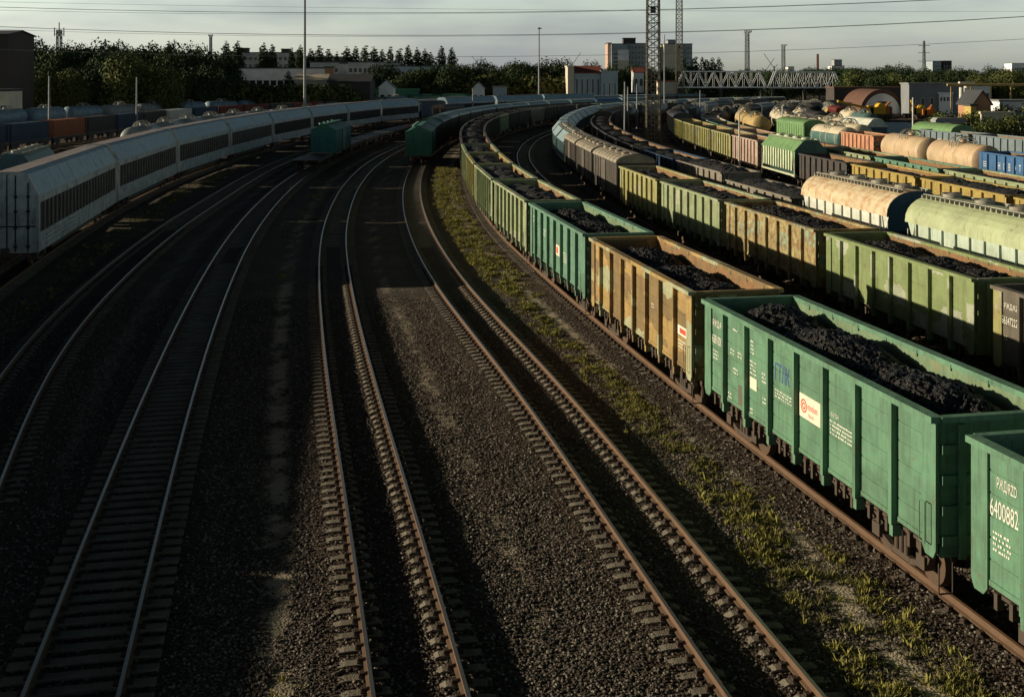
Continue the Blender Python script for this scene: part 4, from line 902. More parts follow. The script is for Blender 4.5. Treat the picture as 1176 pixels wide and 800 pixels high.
c13 = [('g', 'meadow_green_paint', dict(coal=.8)), ('g', 'sky_paint', dict(coal=.7)), ('g', 'sky_paint', dict(coal=.6, uniq=13, mod=let_slate, label='slate blue open wagon with white letters beside the orange tank')), ('f', 'scrap_rust', {}), 
       ('h', 'hopper_white', dict(roof='hopper_white', gable=True, label='white hopper with pitched roof behind the teal tank')), ('t', 'tank_white', dict(lower='tank_teal')), ('b', 'dark_paint', {}), ('t', 'tank_grey', {}), ('t', 'tank_white', {}), ('b', 'dark_paint', {}), ('t', 'tank_grey', {}), ('b', 'box_grey', {})]
train('13', 112, c13, 'the outer right train', 'wagons of the outer right train')
train('14', 205, [('t', 'tank_teal', {}), ('t', 'tank_white', {}), ('b', 'red_paint', {}), ('t', 'tank_yellow', {}), ('t', 'tank_grey', {}), ('h', 'hopper_white', {})], 'the outermost far row', 'wagons of the outermost row')
# left side
cA = [('c', 'carrier_white', dict(label=f'white car carrier wagon with dark mesh band, {o} from the left front')) for o in ('nearest', 'second', 'third', 'fourth', 'fifth', 'sixth', 'seventh', 'eighth')]
cA += [('b', 'navy_paint', dict(roof='tank_dark', label='dark covered wagon between the white car carriers'))]+[('c', 'carrier_white', {}) for i in range(3)]+[('b', 'box_grey', dict(roof='roof_cyan')) for i in range(4)]
train('A', 64.5, cA, 'the white car carrier train', 'wagons of the car carrier train')
# unseen car carriers added left of the frame to cast the foreground shadow
TR['L'] = Track([(-29.4,-40),(-29.4,10),(-30.3,30),(-32.8,52),(-36.3,74),(-39,92)], 5)
make_track('L', 'unseen siding added under the shadow casting car carriers, left of the frame', -30, 74, 0, False)
sL = TR['L'].at_y(-26)
for i in range(4):
    o, d = make_car(('c', 'carrier_white', {}), 100); place(o, TR['L'], sL, 27.3, 1, 0, 1.042); sL += 27.75
    tag(o, f'unseen white car carrier added at the left to cast shade, {ORD[i]} from the near end', 'wagon', 'added shadow casting car carriers')
train('B', 92, [('h', 'hopper_green', dict(roof='tank_teal', gable=True, label='dark green hopper behind the nearest white car carrier')), ('f', 'dark_paint', {}), ('f', 'dark_paint', {}), ('f', 'dark_paint', {})]+[('t', 'tank_grey', {}) for i in range(8)]+[('b', 'box_grey', dict(roof='roof_cyan')) for i in range(6)], 'the left tank train', 'wagons behind the car carriers')
train('D', 197, [('t', rnd.choice(['tank_blue', 'tank_grey', 'tank_blue', 'tank_teal']), {}) for i in range(15)]+[('b', 'tin_green', {}) for i in range(4)], 'the far left tank train', 'far left tank wagons')
# container train
T = TR['C']; s = T.at_y(138)
cc = ['navy_paint', 'navy_paint', 'navy_paint', 'orange_paint', 'dark_paint', 'navy_paint', 'dark_paint', 'white_paint', 'navy_paint', 'red_paint', 'red_paint', 'dark_paint', 'red_paint', 'dark_paint', 'red_paint', 'tin_green', 'grey_paint', 'box_grey', 'red_paint']
for i, c in enumerate(cc):
    o, d = make_car(('f', 'dark_paint', {}), 300 if T.p(s)[1] > 150 else 100); place(o, T, s, 13.4); tag(o, f'flat wagon under the {ORD[i]} shipping container from the left', 'wagon', 'container flat wagons')
    q = proto(('k', c), lambda: container(c)); place(q, T, s+.6, 12.19, 1, 1.3); tag(q, f'{PAINTDESC.get(c, "white")} shipping container, {ORD[i]} from the left on the container train', 'container', 'containers on flat wagons')
    s += 13.4+.6
train('2', 131.5, [('f', 'dark_paint', dict(label='dark empty flat wagon standing alone before the teal covered wagon')), ('b', 'teal_box', dict(roof='tin_green', gable=True, label='teal covered wagon standing between dark flat wagons')), ('f', 'dark_paint', dict(label='dark flat wagon directly behind the teal covered wagon')), ('f', 'grey_paint', {}), ('f', 'grey_paint', {}), ('f', 'dark_paint', {}), ('f', 'red_paint', {}), ('f', 'dark_paint', {}), ('b', 'dark_paint', {})], 'the flat wagon row', 'flat wagon row')
train('4', 140.5, [('b', 'tin_green', dict(roof='tin_green', gable=True, label='dark green covered wagon facing the camera at the head of its train')), ('b', 'dark_paint', dict(roof='tin_green', gable=True)), ('b', 'dark_paint', dict(roof='tank_teal'))]
      + [('b', 'dark_paint', dict(roof='roof_cyan')) for i in range(9)] + [('b', 'blue_paint', {}), ('b', 'dark_paint', dict(roof='roof_cyan'))], 'the middle covered train', 'covered wagons of the middle train')
# rusty scrap on the flat wagons (loose loads: one pile per wagon)
for i, y in enumerate((100, 115, 130, 145)):
    T = TR['12']; s = T.at_y(y); p = T.p(s+6); mb = MB(); rr = random.Random(i)
    for j in range(60):
        x, yy_ = rr.uniform(-1.1, 1.1), rr.uniform(-5, 5); z = 1.35+rr.uniform(0, .9)*(1-abs(x)/1.6); a = rr.uniform(0, 3.14)
        if j % 3 == 0: mb.cyl((x-.1, yy_, z), (x+.1, yy_, z), rr.uniform(.3, .5), 10)
        else: mb.bar((x-.5*math.cos(a), yy_-.5*math.sin(a), z), (x+.5*math.cos(a), yy_+.5*math.sin(a), z+rr.uniform(-.2, .3)), rr.uniform(.1, .25))
    o = mb.build('scrap_heap', 'scrap_rust'); t = T.tan(s+6); o.location = (p[0], p[1], 0); o.rotation_euler = (0, 0, math.atan2(-t[0], t[1])); tag(o, f'rust red scrap piled on the {ORD[i]} rusty flat wagon', 'scrap', 'rusty scrap loads')

# ------------------------------------------------------------------ masts, poles, cables
def lattice(root, name, x, y, z0, z1, w0, w1, m, pan_=2.2, th=.09):
    mb = MB(); n = int((z1-z0)/pan_)
    c = lambda i, k: (x+[-1, 1, 1, -1][k]*(w0+(w1-w0)*i/n)/2, y+[-1, -1, 1, 1][k]*(w0+(w1-w0)*i/n)/2, z0+(z1-z0)*i/n)
    for k in range(4): mb.bar(c(0, k), c(n, k), th*1.5)
    for i in range(n):
        for k in range(4):
            a, b = k, (k+1) % 4; mb.bar(c(i, a), c(i, b), th*.7); mb.bar(c(i, a), c(i+1, b), th*.6); mb.bar(c(i, b), c(i+1, a), th*.6)
    return mb.build(name, m, root)
def lightmast(px, D, top, wd, label, m='mast_steel', th=.09, cab=True):
    x = PX(px, D); r = empty('floodlight_mast', (x, D, -.6)); tag(r, label, 'light mast', 'lattice floodlight masts of the yard')
    lattice(r, 'mast_frame', 0, 0, 0, top+.6, wd, wd*.8, m, wd*.62, th)
    b = MB(); b.box(-wd*.8, wd*.8, -wd*.8, wd*.8, top+.6, top+.75)
    for sx in (-1, 1): b.box(*sorted((sx*wd*.78, sx*wd*.8)), -wd*.8, wd*.8, top+.75, top+1.7)
    b.build('platform', m, r)
    b = MB()
    for i in range(5): b.box(-wd*.8+i*wd*.37, -wd*.8+i*wd*.37+.5, -wd*.9, -wd*.8, top+.9, top+1.6)
    b.build('floodlight', 'grey_steel', r)
    b = MB(); b.bar((-.25, 0, 0), (-.25, 0, top), .06); b.bar((.25, 0, 0), (.25, 0, top), .06)
    for i in range(int(top/.5)): b.bar((-.25, 0, .5*i), (.25, 0, .5*i), .05)
    b.build('ladder', m, r)
    if cab:
        b = MB(); b.box(-.4, .4, -.3, .3, 21.2, 22.2); b.build('switch_box', 'dark_paint', r)
lightmast(750, 190, 36, 2.1, 'tall rusty lattice floodlight mast in the middle of the yard', th=.13)
lightmast(780, 430, 48, 2.4, 'thinner lattice mast standing behind and right of the tall rusty mast', th=.13)
lightmast(858, 560, 31, 2.0, 'lattice mast with lamp platform behind the truss bridge', 'grey_steel', .18, False)
lightmast(899.5, 800, 31, 2.4, 'distant lattice mast with lamp platform right of the truss bridge', 'grey_steel', .2, False)
lightmast(242, 700, 34, 1.4, 'distant floodlight mast above the left tree line', 'grey_steel', .22, False)
x = PX(68, 560); r = empty('radio_mast', (x, 560, -.6)); tag(r, 'lattice radio mast with antennas above the left trees', 'radio mast'); lattice(r, 'mast_frame', 0, 0, 0, 33, 2.2, 1.8, 'dark_paint', 2.4, .22)
b = MB()
for sx in (-1, 0, 1): b.bar((sx*2.2, 0, 30), (sx*2.2, 0, 36.5 if sx == 0 else 34), .35)
b.bar((-2.2, 0, 31), (2.2, 0, 31), .25); b.build('antenna', 'dark_paint', r)
def pole(px, D, top, r_, label, lamp=False, name='light_pole', m='grey_steel', z0=-.65):
    x = PX(px, D); r = empty(name, (x, D, z0)); tag(r, label, 'pole', 'poles of the yard'); b = MB(); b.cyl((0, 0, 0), (0, 0, top-z0), r_, 10, 0, r_*.6); b.build('pole_shaft', m, r)
    if lamp: b = MB(); b.cyl((0, 0, top-z0), (0, 0, top-z0+.25), .9, 10); b.cyl((0, 0, top-z0+.25), (0, 0, top-z0+.5), .5, 10); b.build('lamp_head', m, r)
    return r
pole(350, 250, 44, .32, 'very tall thin mast rising out of the picture at the left')
pole(619, 395, 26.2, .32, 'tall slim light pole with round head left of the white building', True)
pole(56.5, 200, 10.6, .22, 'thin pole standing behind the left tank wagons')
pole(157, 215, 10.4, .2, 'pole with slanting stay near the light green trees')
pole(849, 127, 6.6, .12, 'thin post in front of the pinkish grey open wagon', m='white_paint')
pole(898.5, 175, 6.2, .14, 'short lamp post beside the cream tanks', m='white_paint')
pole(1048.5, 165, 7.6, .16, 'white topped post beside the orange tanks', m='white_paint')
pole(543, 300, 7.4, .2, 'short pale post between the far trains'); pole(717.5, 225, 9.5, .2, 'left post of the pair beside the tall mast'); pole(721, 232, 8.5, .18, 'leaning post of the pair beside the tall mast'); pole(731.5, 250, 9, .17, 'thin post right of the post pair')
pole(804, 260, 7.5, .16, 'thin post before the truss bridge'); pole(763, 300, 21, .2, 'slim pole between the two lattice masts')
def cable(label, pts, D, r=.035):
    X = [PX(a, D) for a, b in pts]; Z = [PZ(b, D) for a, b in pts]; c = np.polyfit(X, Z, 2); xs = np.linspace(-150, 150, 41); mb = MB()
    mb.tube([(x, D, float(np.polyval(c, x))) for x in xs], r, 5); tag(mb.build('overhead_cable', 'cable'), label, 'cable', 'overhead power cables')
cable('lowest overhead cable crossing the sky above the far buildings', [(500, 65.5), (588, 65), (880, 58.5), (1176, 45)], 150, .024)
cable('middle overhead cable running just above the poplars', [(0, 31), (300, 39.5), (588, 40), (880, 34), (1176, 19)], 120, .027)
cable('second middle cable close under the middle one', [(0, 34), (300, 41.5), (588, 41), (880, 34.5), (1176, 19.6)], 121, .014)
cable('upper overhead cable leaving the sky at top right', [(0, 8.5), (300, 14.5), (588, 14), (880, 8), (1070, 0)], 105, .023)
cable('second upper cable close under the upper one', [(0, 12), (300, 16.3), (588, 15), (880, 8.6), (1070, .5)], 106, .012)
cable('faint thin topmost cable high in the sky', [(0, 2), (300, 9), (588, 10.5), (876, 13), (1176, 13.5)], 135, .013)

# ------------------------------------------------------------------ truss bridge
def truss(px0, px1, D, zb, zt, label, n=12):
    x0, x1 = PX(px0, D), PX(px1, D); r = empty('truss_bridge', (x0, D, 0)); tag(r, label, 'bridge', 'steel truss spans'); L = x1-x0
    for yy_ in (0, 3.2):
        b = MB(); st = L/n
        b.bar((0, yy_, zb), (L, yy_, zb), .35, .5); b.bar((st, yy_, zt), (L-st, yy_, zt), .4, .4); b.bar((0, yy_, zb), (st, yy_, zt), .35); b.bar((L, yy_, zb), (L-st, yy_, zt), .35)
        for i in range(1, n): b.bar((i*st, yy_, zb), (i*st, yy_, zt), .14)
        for i in range(1, n-1):
            if i % 2: b.bar((i*st, yy_, zt), ((i+1)*st, yy_, zb), .19)
            else: b.bar((i*st, yy_, zb), ((i+1)*st, yy_, zt), .19)
        b.build('truss_side', 'bridge_paint', r)
    b = MB(); b.box(0, L, .3, 2.9, zb-.1, zb+.05); b.box(0, L, .1, .2, zb+.9, zb+1.0); b.build('deck', 'grey_paint', r)
    b = MB()
    for q in (.06, .5, .95): b.box(L*q-.35, L*q+.35, .3, 2.9, -.7, zb-.35)
    b.build('support', 'dark_paint', r)
truss(777, 881, 430, 6.6, 12.3, 'left span of the white steel truss footbridge'); truss(884, 966, 430, 6.5, 12.1, 'right span of the white steel truss footbridge')

# ------------------------------------------------------------------ buildings
for k, c in dict(wall_dark=(.06, .05, .045), wall_cream=(.58, .52, .40), wall_blue=(.36, .44, .48), wall_grey=(.32, .33, .33), wall_white=(.80, .80, .78), wall_slate=(.20, .215, .225), wall_pink=(.46, .31, .24), roof_red=(.24, .07, .05), roof_dark=(.05, .055, .06), brick=(.13, .065, .045), wall_teal=(.30, .36, .38), roof_grey=(.22, .23, .23), wall_orange=(.42, .22, .12), wall_yellow=(.45, .33, .10), crane_yellow=(.60, .36, .03), crane_orange=(.5, .16, .03)).items(): mk(k, c, .8, dirt=.3, scale=.25, streak=False)
def building(name, label, px0, px1, pytop, D, depth, wall, rows=0, cols=0, roof='flat', roofm='roof_dark', wfrac=(.15, .85), wh=.5, winm='window_glass', ztop=None, cat='building', zb=-.7, end=None, ww=.55, rh=2.5, endcols=0):
    x0, x1 = PX(px0, D), PX(px1, D); zt = ztop if ztop else PZ(pytop, D); r = empty(name, ((x0+x1)/2, D, zb)); tag(r, label, cat); W_ = (x1-x0)/2; H = zt-zb
    b = MB(); b.box(-W_, W_, 0, depth, 0, H)
    if roof == 'gablex': b.prism([(0, H), (depth, H), (depth/2, H+rh)], -W_, W_, 0, axis='x')
    if roof == 'gabley': b.prism([(-W_, H), (W_, H), (0, H+rh)], 0, depth, 0)
    b.build('wall', wall, r); rf = MB()
    if roof == 'flat': rf.box(-W_-.25, W_+.25, -.25, depth+.25, H, H+.45)
    elif roof == 'gablex':
        for a, c in ((-.5, depth/2), (depth+.5, depth/2)): k_ = rh*.5/(depth/2); rf.add([(-W_-.4, a, H-k_), (W_+.4, a, H-k_), (W_+.4, c, H+rh+.06), (-W_-.4, c, H+rh+.06), (-W_-.4, a, H-k_+.25), (W_+.4, a, H-k_+.25), (W_+.4, c, H+rh+.3), (-W_-.4, c, H+rh+.3)], [(0, 1, 2, 3), (4, 7, 6, 5), (0, 4, 5, 1), (0, 3, 7, 4), (1, 5, 6, 2)])
    elif roof == 'gabley':
        for a in (-W_-.4, W_+.4): k_ = rh*.4/W_; rf.add([(a, -.4, H-k_), (a, depth+.4, H-k_), (0, depth+.4, H+rh+.06), (0, -.4, H+rh+.06), (a, -.4, H-k_+.25), (a, depth+.4, H-k_+.25), (0, depth+.4, H+rh+.3), (0, -.4, H+rh+.3)], [(0, 3, 2, 1), (4, 5, 6, 7), (0, 1, 5, 4), (0, 4, 7, 3), (1, 2, 6, 5)])
    rf.build('roof', roofm, r)
    for i in range(rows):
        for j in range(cols):
            w_ = 2*W_/cols; hh = H*(wfrac[1]-wfrac[0])/rows; xc = -W_+w_*(j+.5); z0 = H*wfrac[0]+hh*i+hh*(1-wh)/2
            fr = MB(); fr.box(xc-w_*ww/2-.08, xc+w_*ww/2+.08, -.05, -.002, z0-.08, z0+hh*wh+.08); f = fr.build('window', 'wall_white', r)
            g_ = MB(); g_.box(xc-w_*ww/2, xc+w_*ww/2, -.07, -.052, z0, z0+hh*wh); g_.build('pane', winm, f)
    return r
building('brick_tower', 'dark brick industrial tower at the left edge', -70, 9, 40, 255, 14, 'wall_dark', 0, 0, 'gablex', rh=.9, ww=.3, wfrac=(.3, .9))
building('shed', 'small cream shed below the dark tower', -30, 11, 105, 232, 6, 'wall_cream', 1, 3, 'flat')
building('apartment_block', 'grey flat roofed block rising above the long white hall', 262, 342, 61, 640, 18, 'wall_grey', 4, 14, wfrac=(.3, .95), ww=.7)
building('apartment_block', 'second lower grey block with small roof hut, left of the poplars', 344, 398, 66, 620, 18, 'wall_grey', 3, 10, wfrac=(.4, .95), ww=.7)
building('roof_hut', 'small dark hut on the horizon at the left end of the grey block', 272, 284, 56, 655, 6, 'wall_dark'); building('roof_hut', 'small dark hut above the second grey block', 323, 332, 57, 655, 6, 'wall_dark')
building('long_hall', 'long white two storey hall behind the hedge at the left', 262, 374, 79, 430, 16, 'wall_white', 2, 14, wfrac=(.12, .8), wh=.4, ww=.8)
building('long_hall', 'long grey factory building under the poplars', 356, 455, 72, 500, 20, 'wall_grey', 3, 18, wfrac=(.1, .95), wh=.4, ww=.7)
building('long_hall', 'pale grey factory wing right of the long grey one', 440, 520, 76.5, 470, 20, 'wall_blue', 3, 12, wfrac=(.1, .95), wh=.4, ww=.6)
building('shed', 'cream rendered shed with sloped roof behind the pole', 338, 375, 92, 360, 10, 'wall_cream', 0, 0, 'gablex', 'wall_cream', rh=1.5)
building('shed', 'small orange and white hut before the long grey factory', 373, 382, 78, 415, 4, 'wall_orange')
building('water_tank', 'bright white cube tank on the factory roof line', 390, 397.5, 73.5, 440, 3, 'white_paint', cat='tank')
building('shed', 'low dark roofed shed left of the white gable house', 377, 425, 94, 350, 12, 'wall_dark', 0, 0, 'gablex', rh=2)
building('house', 'small white gable house before the pale factory wing', 435, 452, 100, 385, 6, 'wall_white', 1, 2, 'gabley', 'roof_grey', rh=2)
building('shed', 'long low green roofed shed behind the car carriers', 418, 480, 104, 395, 8, 'tin_green', 0, 0, 'flat', 'tin_green')
building('house', 'small white gable house left of the grey van like hut', 543, 556, 101, 400, 6, 'wall_white', 1, 2, 'gabley', 'roof_grey', rh=1.8)
building('shed', 'small grey hut with windows on the far yard edge', 566, 582, 100.5, 405, 4, 'wall_blue', 1, 3, 'flat', 'roof_grey')
# white building with red roof
building('yard_office', 'pale blue yard office with red roof and tall windows', 659.5, 690, 84, 400, 16, 'wall_blue', 1, 5, 'gablex', 'roof_red', wfrac=(.25, .9), wh=.8, ww=.35, rh=2.2)
building('yard_office_wing', 'flat roofed right wing of the pale blue yard office', 690.6, 709.5, 83, 398, 18, 'wall_blue', 1, 3, 'flat', 'wall_blue', wfrac=(.2, .8), wh=.7, ww=.25)
building('yard_office_gable', 'cream gable end wall at the left of the yard office', 652, 659.2, 77, 399, 18, 'wall_cream', 0, 0, 'flat', 'wall_cream')
b = MB(); x = PX(625, 385); 
b.box(0, 5, 0, .5, 4.1, 4.8); b.box(.8, 1.2, 0, .5, -.7, 4.098); b.box(4, 4.4, 0, .5, -.7, 4.098); o = b.build('loading_gauge', 'white_paint'); o.location = (x, 385, 0); tag(o, 'white square portal frame left of the yard office', 'gate')
# apartment towers
building('apartment_tower', 'left slab of the ten storey block with pink end wall', 698, 702, 50, 715, 20, 'wall_pink')
building('apartment_tower', 'ten storey block with teal and white panels behind the mast', 702.3, 721, 51, 712, 22, 'wall_teal', 9, 2, 'flat', 'roof_dark')
b = MB(); b.box(0, 6.6, 0, .12, 20, 26.4); o = b.build('facade_panel', 'wall_white'); o.location = (PX(709.5, 712), 711.8, 0); tag(o, 'white wall panel of the teal ten storey block', 'wall panel')
b = MB(); b.box(0, 6.6, 0, .12, 2, 19.8); o = b.build('facade_panel', 'wall_cream'); o.location = (PX(709.5, 712), 711.8, 0); tag(o, 'cream lower wall panel of the teal ten storey block', 'wall panel')
building('apartment_tower', 'dark ten storey block full of windows left of the mast', 721.3, 743, 50.5, 718, 20, 'wall_teal', 9, 6, 'flat', 'roof_dark', wfrac=(.1, .97))
building('roof_hut', 'stepped dark roof structure on the left ten storey block', 716, 730, 44.5, 722, 8, 'wall_dark')
building('apartment_tower', 'cream ten storey block right of the tall mast', 763, 785, 51, 712, 22, 'wall_cream', 0, 0, 'flat', 'roof_dark')
building('apartment_tower', 'blue windowed end of the cream ten storey block', 785.3, 795, 51, 713, 22, 'wall_teal', 9, 3, 'flat', 'roof_dark', wfrac=(.1, .97))
building('roof_hut', 'small roof structure on the cream ten storey block', 767, 776, 46.5, 722, 8, 'wall_grey')
building('house', 'small white house with bright red roof behind the tall mast', 727.5, 739.5, 83, 480, 8, 'wall_white', 1, 2, 'gablex', 'roof_red', rh=1.6, zb=4)
building('shed', 'low cream hut with red roof between the two masts', 757, 778, 94, 430, 8, 'wall_cream', 0, 0, 'flat', 'roof_red')
# right side
building('depot', 'pale grey engine depot with dark front at the right', 1044, 1107, 97, 330, 7, 'wall_slate', 1, 6, 'flat', 'roof_grey', wfrac=(.15, .7), wh=.55, ww=.35)
building('depot_door', 'wide white depot door with four small windows', 1079, 1094, 108, 329.2, .6, 'wall_white', 1, 4, 'flat', 'wall_white', cat='door', wfrac=(.6, .95))
building('long_hall', 'white office wing behind the depot chimney', 1108, 1137, 99, 345, 12, 'wall_white', 2, 5, 'flat', 'roof_grey')
building('house', 'orange gabled house at the right with dark roof', 1118, 1138, 118.5, 262, 9, 'wall_orange', 1, 2, 'gabley', 'roof_dark', rh=2.6)
building('shed', 'yellow porch hut beside the orange gabled house', 1115, 1121, 122, 258, 4, 'wall_yellow', 1, 1)
building('concrete_wall', 'cream concrete wall below the orange gabled house', 1127, 1164, 131, 228, .5, 'wall_cream', cat='wall', roofm='wall_cream')
building('long_hall', 'long brown roofed shed behind the arched hangar', 958, 1048, 101.5, 372, 10, 'wall_dark', 0, 0, 'flat', 'brick')
building('long_hall', 'low white shed at the right edge behind the trees', 1148, 1190, 117, 275, 8, 'wall_white', 0, 0, 'flat', 'roof_grey')
building('high_rise', 'pair block with dark and white walls on the right horizon', 1071, 1081, 70.5, 1300, 20, 'wall_teal', 6, 4); building('high_rise', 'white and dark twin tower on the right horizon', 1083, 1093, 70.3, 1300, 20, 'wall_dark', 6, 3, ww=.4)
building('high_rise', 'low white block far away near the right edge', 1162, 1178, 73, 1300, 20, 'wall_white', 4, 6)
building('grain_silo', 'white silo tower on the horizon right of the bridge', 955, 970, 76, 1200, 14, 'wall_white'); building('grain_silo', 'dark top house of the white silo tower', 958, 967, 69, 1206, 10, 'wall_grey')
building('high_rise', 'pale distant hall right of the silo', 970, 989, 79.5, 1200, 14, 'wall_white'); building('high_rise', 'small pale distant building left of the chimney', 905, 912, 77, 1200, 14, 'wall_white')
b = MB(); b.cyl((0, 0, 0), (0, 0, 30), 1.3, 12, 0, 1.0); o = b.build('chimney', 'brick'); o.location = (PX(939, 1000), 1000, -.7); tag(o, 'thin brick chimney on the horizon right of the bridge', 'chimney')
b = MB()
for q in (-1.3, 0, 1.3): b.cyl((q, 0, 0), (q, 0, 9.5-abs(q)*.8), .55, 10)
b.box(-1.9, 1.9, -.6, .6, 9.4, 9.9); o = b.build('white_chimney', 'white_paint'); o.location = (PX(1110, 300), 300, -.7); tag(o, 'group of cream chimney pipes beside the depot', 'chimney')
b = MB(); x0 = PX(1086, 300); x1 = PX(1200, 300); b.cyl((x0, 299, PZ(97.5, 300)), (x1, 299, PZ(97.5, 300)), .35, 8)
for q in range(6): xx_ = x0+(x1-x0)*q/5+1; b.bar((xx_, 299, -.7), (xx_, 299, PZ(97.5, 300)), .25)
tag(b.build('pipe_rack', 'tank_yellow'), 'long yellowish pipe on posts crossing at the right', 'pipeline')
# arched hangar
D = 338; x = PX(1013, D); r = empty('arched_hangar', (x, D, -.7)); tag(r, 'arched brick hangar with a white half round front', 'hangar')
b = MB(); ar = [(6.4*math.cos(t), 7.6*math.sin(t)) for t in [math.pi*i/20 for i in range(21)]]; b.prism(ar, 0, 20); b.build('roof', 'brick', r)
b = MB(); b.prism([(a*.84, z*.84) for a, z in ar], -.12, -.01); b.build('front_wall', 'wall_white', r)
b = MB(); b.box(-2.6, -.6, -.2, -.122, .1, 2.4); b.box(.6, 2.8, -.2, -.122, .1, 2.6); b.box(-1.2, 1.2, -.2, -.122, 3.5, 4.1); b.build('door', 'wall_dark', r)
# railway cranes
def crane(px, D, m, label, boom, s=1., flip=1):
    x = PX(px, D); r = empty('rail_crane', (x, D, 0)); tag(r, label, 'crane'); r.scale = (s*flip, s, s)
    b = MB(); b.box(-4, 4, -1.4, 1.4, 1.0, 1.5); 
    for q in (-3, -1.6, 1.6, 3): b.cyl((q, -.9, .5), (q, .9, .5), .5, 10)
    b.build('chassis', 'running_gear', r); b = MB(); b.box(-1, 2.6, -1.3, 1.3, 1.6, 3.2); b.box(-1.6, -.3, -1.3, -.2, 1.6, 3.6); b.cyl((1.6, -1.4, 3.3), (1.6, 1.4, 3.3), .9, 12); b.build('cab', m, r)
    b = MB(); (x1, z1) = boom
    for q in (-.5, .5): b.bar((0, q, 2.6), (x1, q*.6, z1), .45, .5)
    for i in range(7): t = i/6; b.bar((x1*t, -.5, 2.6+(z1-2.6)*t), (x1*min(1, t+.16), .5, 2.6+(z1-2.6)*min(1, t+.16)), .18)
    b.build('boom', m, r)
    b = MB(); b.bar((x1*.97, 0, z1), (x1*.97, 0, z1-1.5), .08); b.cb((x1*.97, 0, z1-1.7), (.4, .3, .5)); b.build('hook', 'running_gear', r)
crane(1003, 285, 'crane_yellow', 'yellow railway crane with its boom lowered to the left', (-8.5, 4.6)); crane(1012, 300, 'crane_orange', 'small orange crane beside the yellow one', (3, 5.5), .75)
crane(1052, 300, 'crane_yellow', 'yellow crane cab standing before the depot', (-1.5, 5.6), .8); crane(1064, 292, 'crane_orange', 'orange track machine before the depot', (2, 5), .7)
def harbour_crane(px, D, h, label, lean):
    r = empty('harbour_crane', (PX(px, D), D, -.7)); tag(r, label, 'crane', 'distant harbour cranes'); b = MB(); b.bar((-2, 0, 0), (0, 0, h*.66), .5); b.bar((2, 0, 0), (0, 0, h*.66), .5); b.build('crane_frame', 'dark_paint', r)
    b = MB(); b.bar((0, 0, h*.6), (lean*h*.28, 0, h), .35); b.bar((0, 0, h*.6), (-lean*3, 0, h*.7), .4); b.build('jib', 'dark_paint', r)
for px, h, l in ((879, 26, 1), (889, 30, -1), (655, 31, 1), (358, 30, 1), (553, 28, -1)):
    harbour_crane(px, 980, h, f'thin distant harbour crane on the horizon {"right of the truss bridge masts" if px > 800 else "near the yard office" if px > 600 else "among the poplars" if px > 300 else "above the left trees"}', l)
D = 1000; r = empty('power_pylon', (PX(1061, D), D, -.7)); tag(r, 'tall lattice power pylon on the right horizon', 'pylon'); lattice(r, 'pylon_frame', 0, 0, 0, PZ(47, D)+.7, 3, 1.2, 'grey_steel', 3.2, .3)
b = MB()
for z in (24, 31, 37): b.bar((-5, 0, z), (5, 0, z), .4)
b.build('cross_arm', 'grey_steel', r)
# vehicles and yard odds and ends
def car(px, D, paint, label, rz=0, z=-.6):
    r = empty('parked_car', (PX(px, D), D, z), rz); tag(r, label, 'car'); 
    prof = [(-2.1, .3), (-2.15, .7), (-1.7, .85), (-1.0, 1.4), (.6, 1.42), (1.3, .95), (2.05, .8), (2.15, .35)]
    b = MB(); b.prism(prof, -.85, .85, 0, axis='x' if False else 'y'); vs = b.v; b.build('car_body', paint, r)
    b = MB(); b.prism([(-1.45, .9), (-.95, 1.33), (.55, 1.35), (1.1, .95)], -.87, .87); b.build('window', 'window_glass', r)
    for q in (-1.35, 1.35):
        for sy in (-1, 1): b = MB(); b.cyl((q, sy*.72, .32), (q, sy*.9, .32), .32, 12); b.build('wheel', 'running_gear', r)
car(1148, 215, 'red_paint', 'dark red car parked below the cream concrete wall', -.1, .25)
def heap_of_tanks():
    for i, (px, py, c, D, rz) in enumerate([(885, 116, 'tank_grey', 262, .8), (898, 113, 'tank_grey', 285, .9), (905, 118, 'tank_blue', 255, .7), (918, 117, 'tank_yellow', 262, .7), (965, 118, 'tank_blue', 262, .9), (978, 128, 'tank_teal', 205, .8), (1148, 124, 'tank_dark', 240, 1.4), (1160, 123, 'tank_grey', 243, 1.4)]):
        mb = MB(); mb.sweepx([[(rr*math.cos(6.2832*k/16), y, rr*math.sin(6.2832*k/16)) for k in range(16)] for y, rr in ((-4, .6), (-3.8, 1.3), (-3.5, 1.6), (3.5, 1.6), (3.8, 1.3), (4, .6))], 0)
        mb.cyl((0, 0, 1.4), (0, 0, 1.9), .4, 10); mb.box(-1, 1, -3.4, -2.6, -2.2, -1.2); mb.box(-1, 1, 2.6, 3.4, -2.2, -1.2)
        o = mb.build('storage_tank', c); o.location = (PX(px, D), D, 1.6); o.rotation_euler = (0, 0, -rz); tag(o, f'{PAINTDESC.get(c)} round tank on cradles, {ORD[i]} from the left in the far yard', 'tank', 'storage tanks of the far yard')
heap_of_tanks()
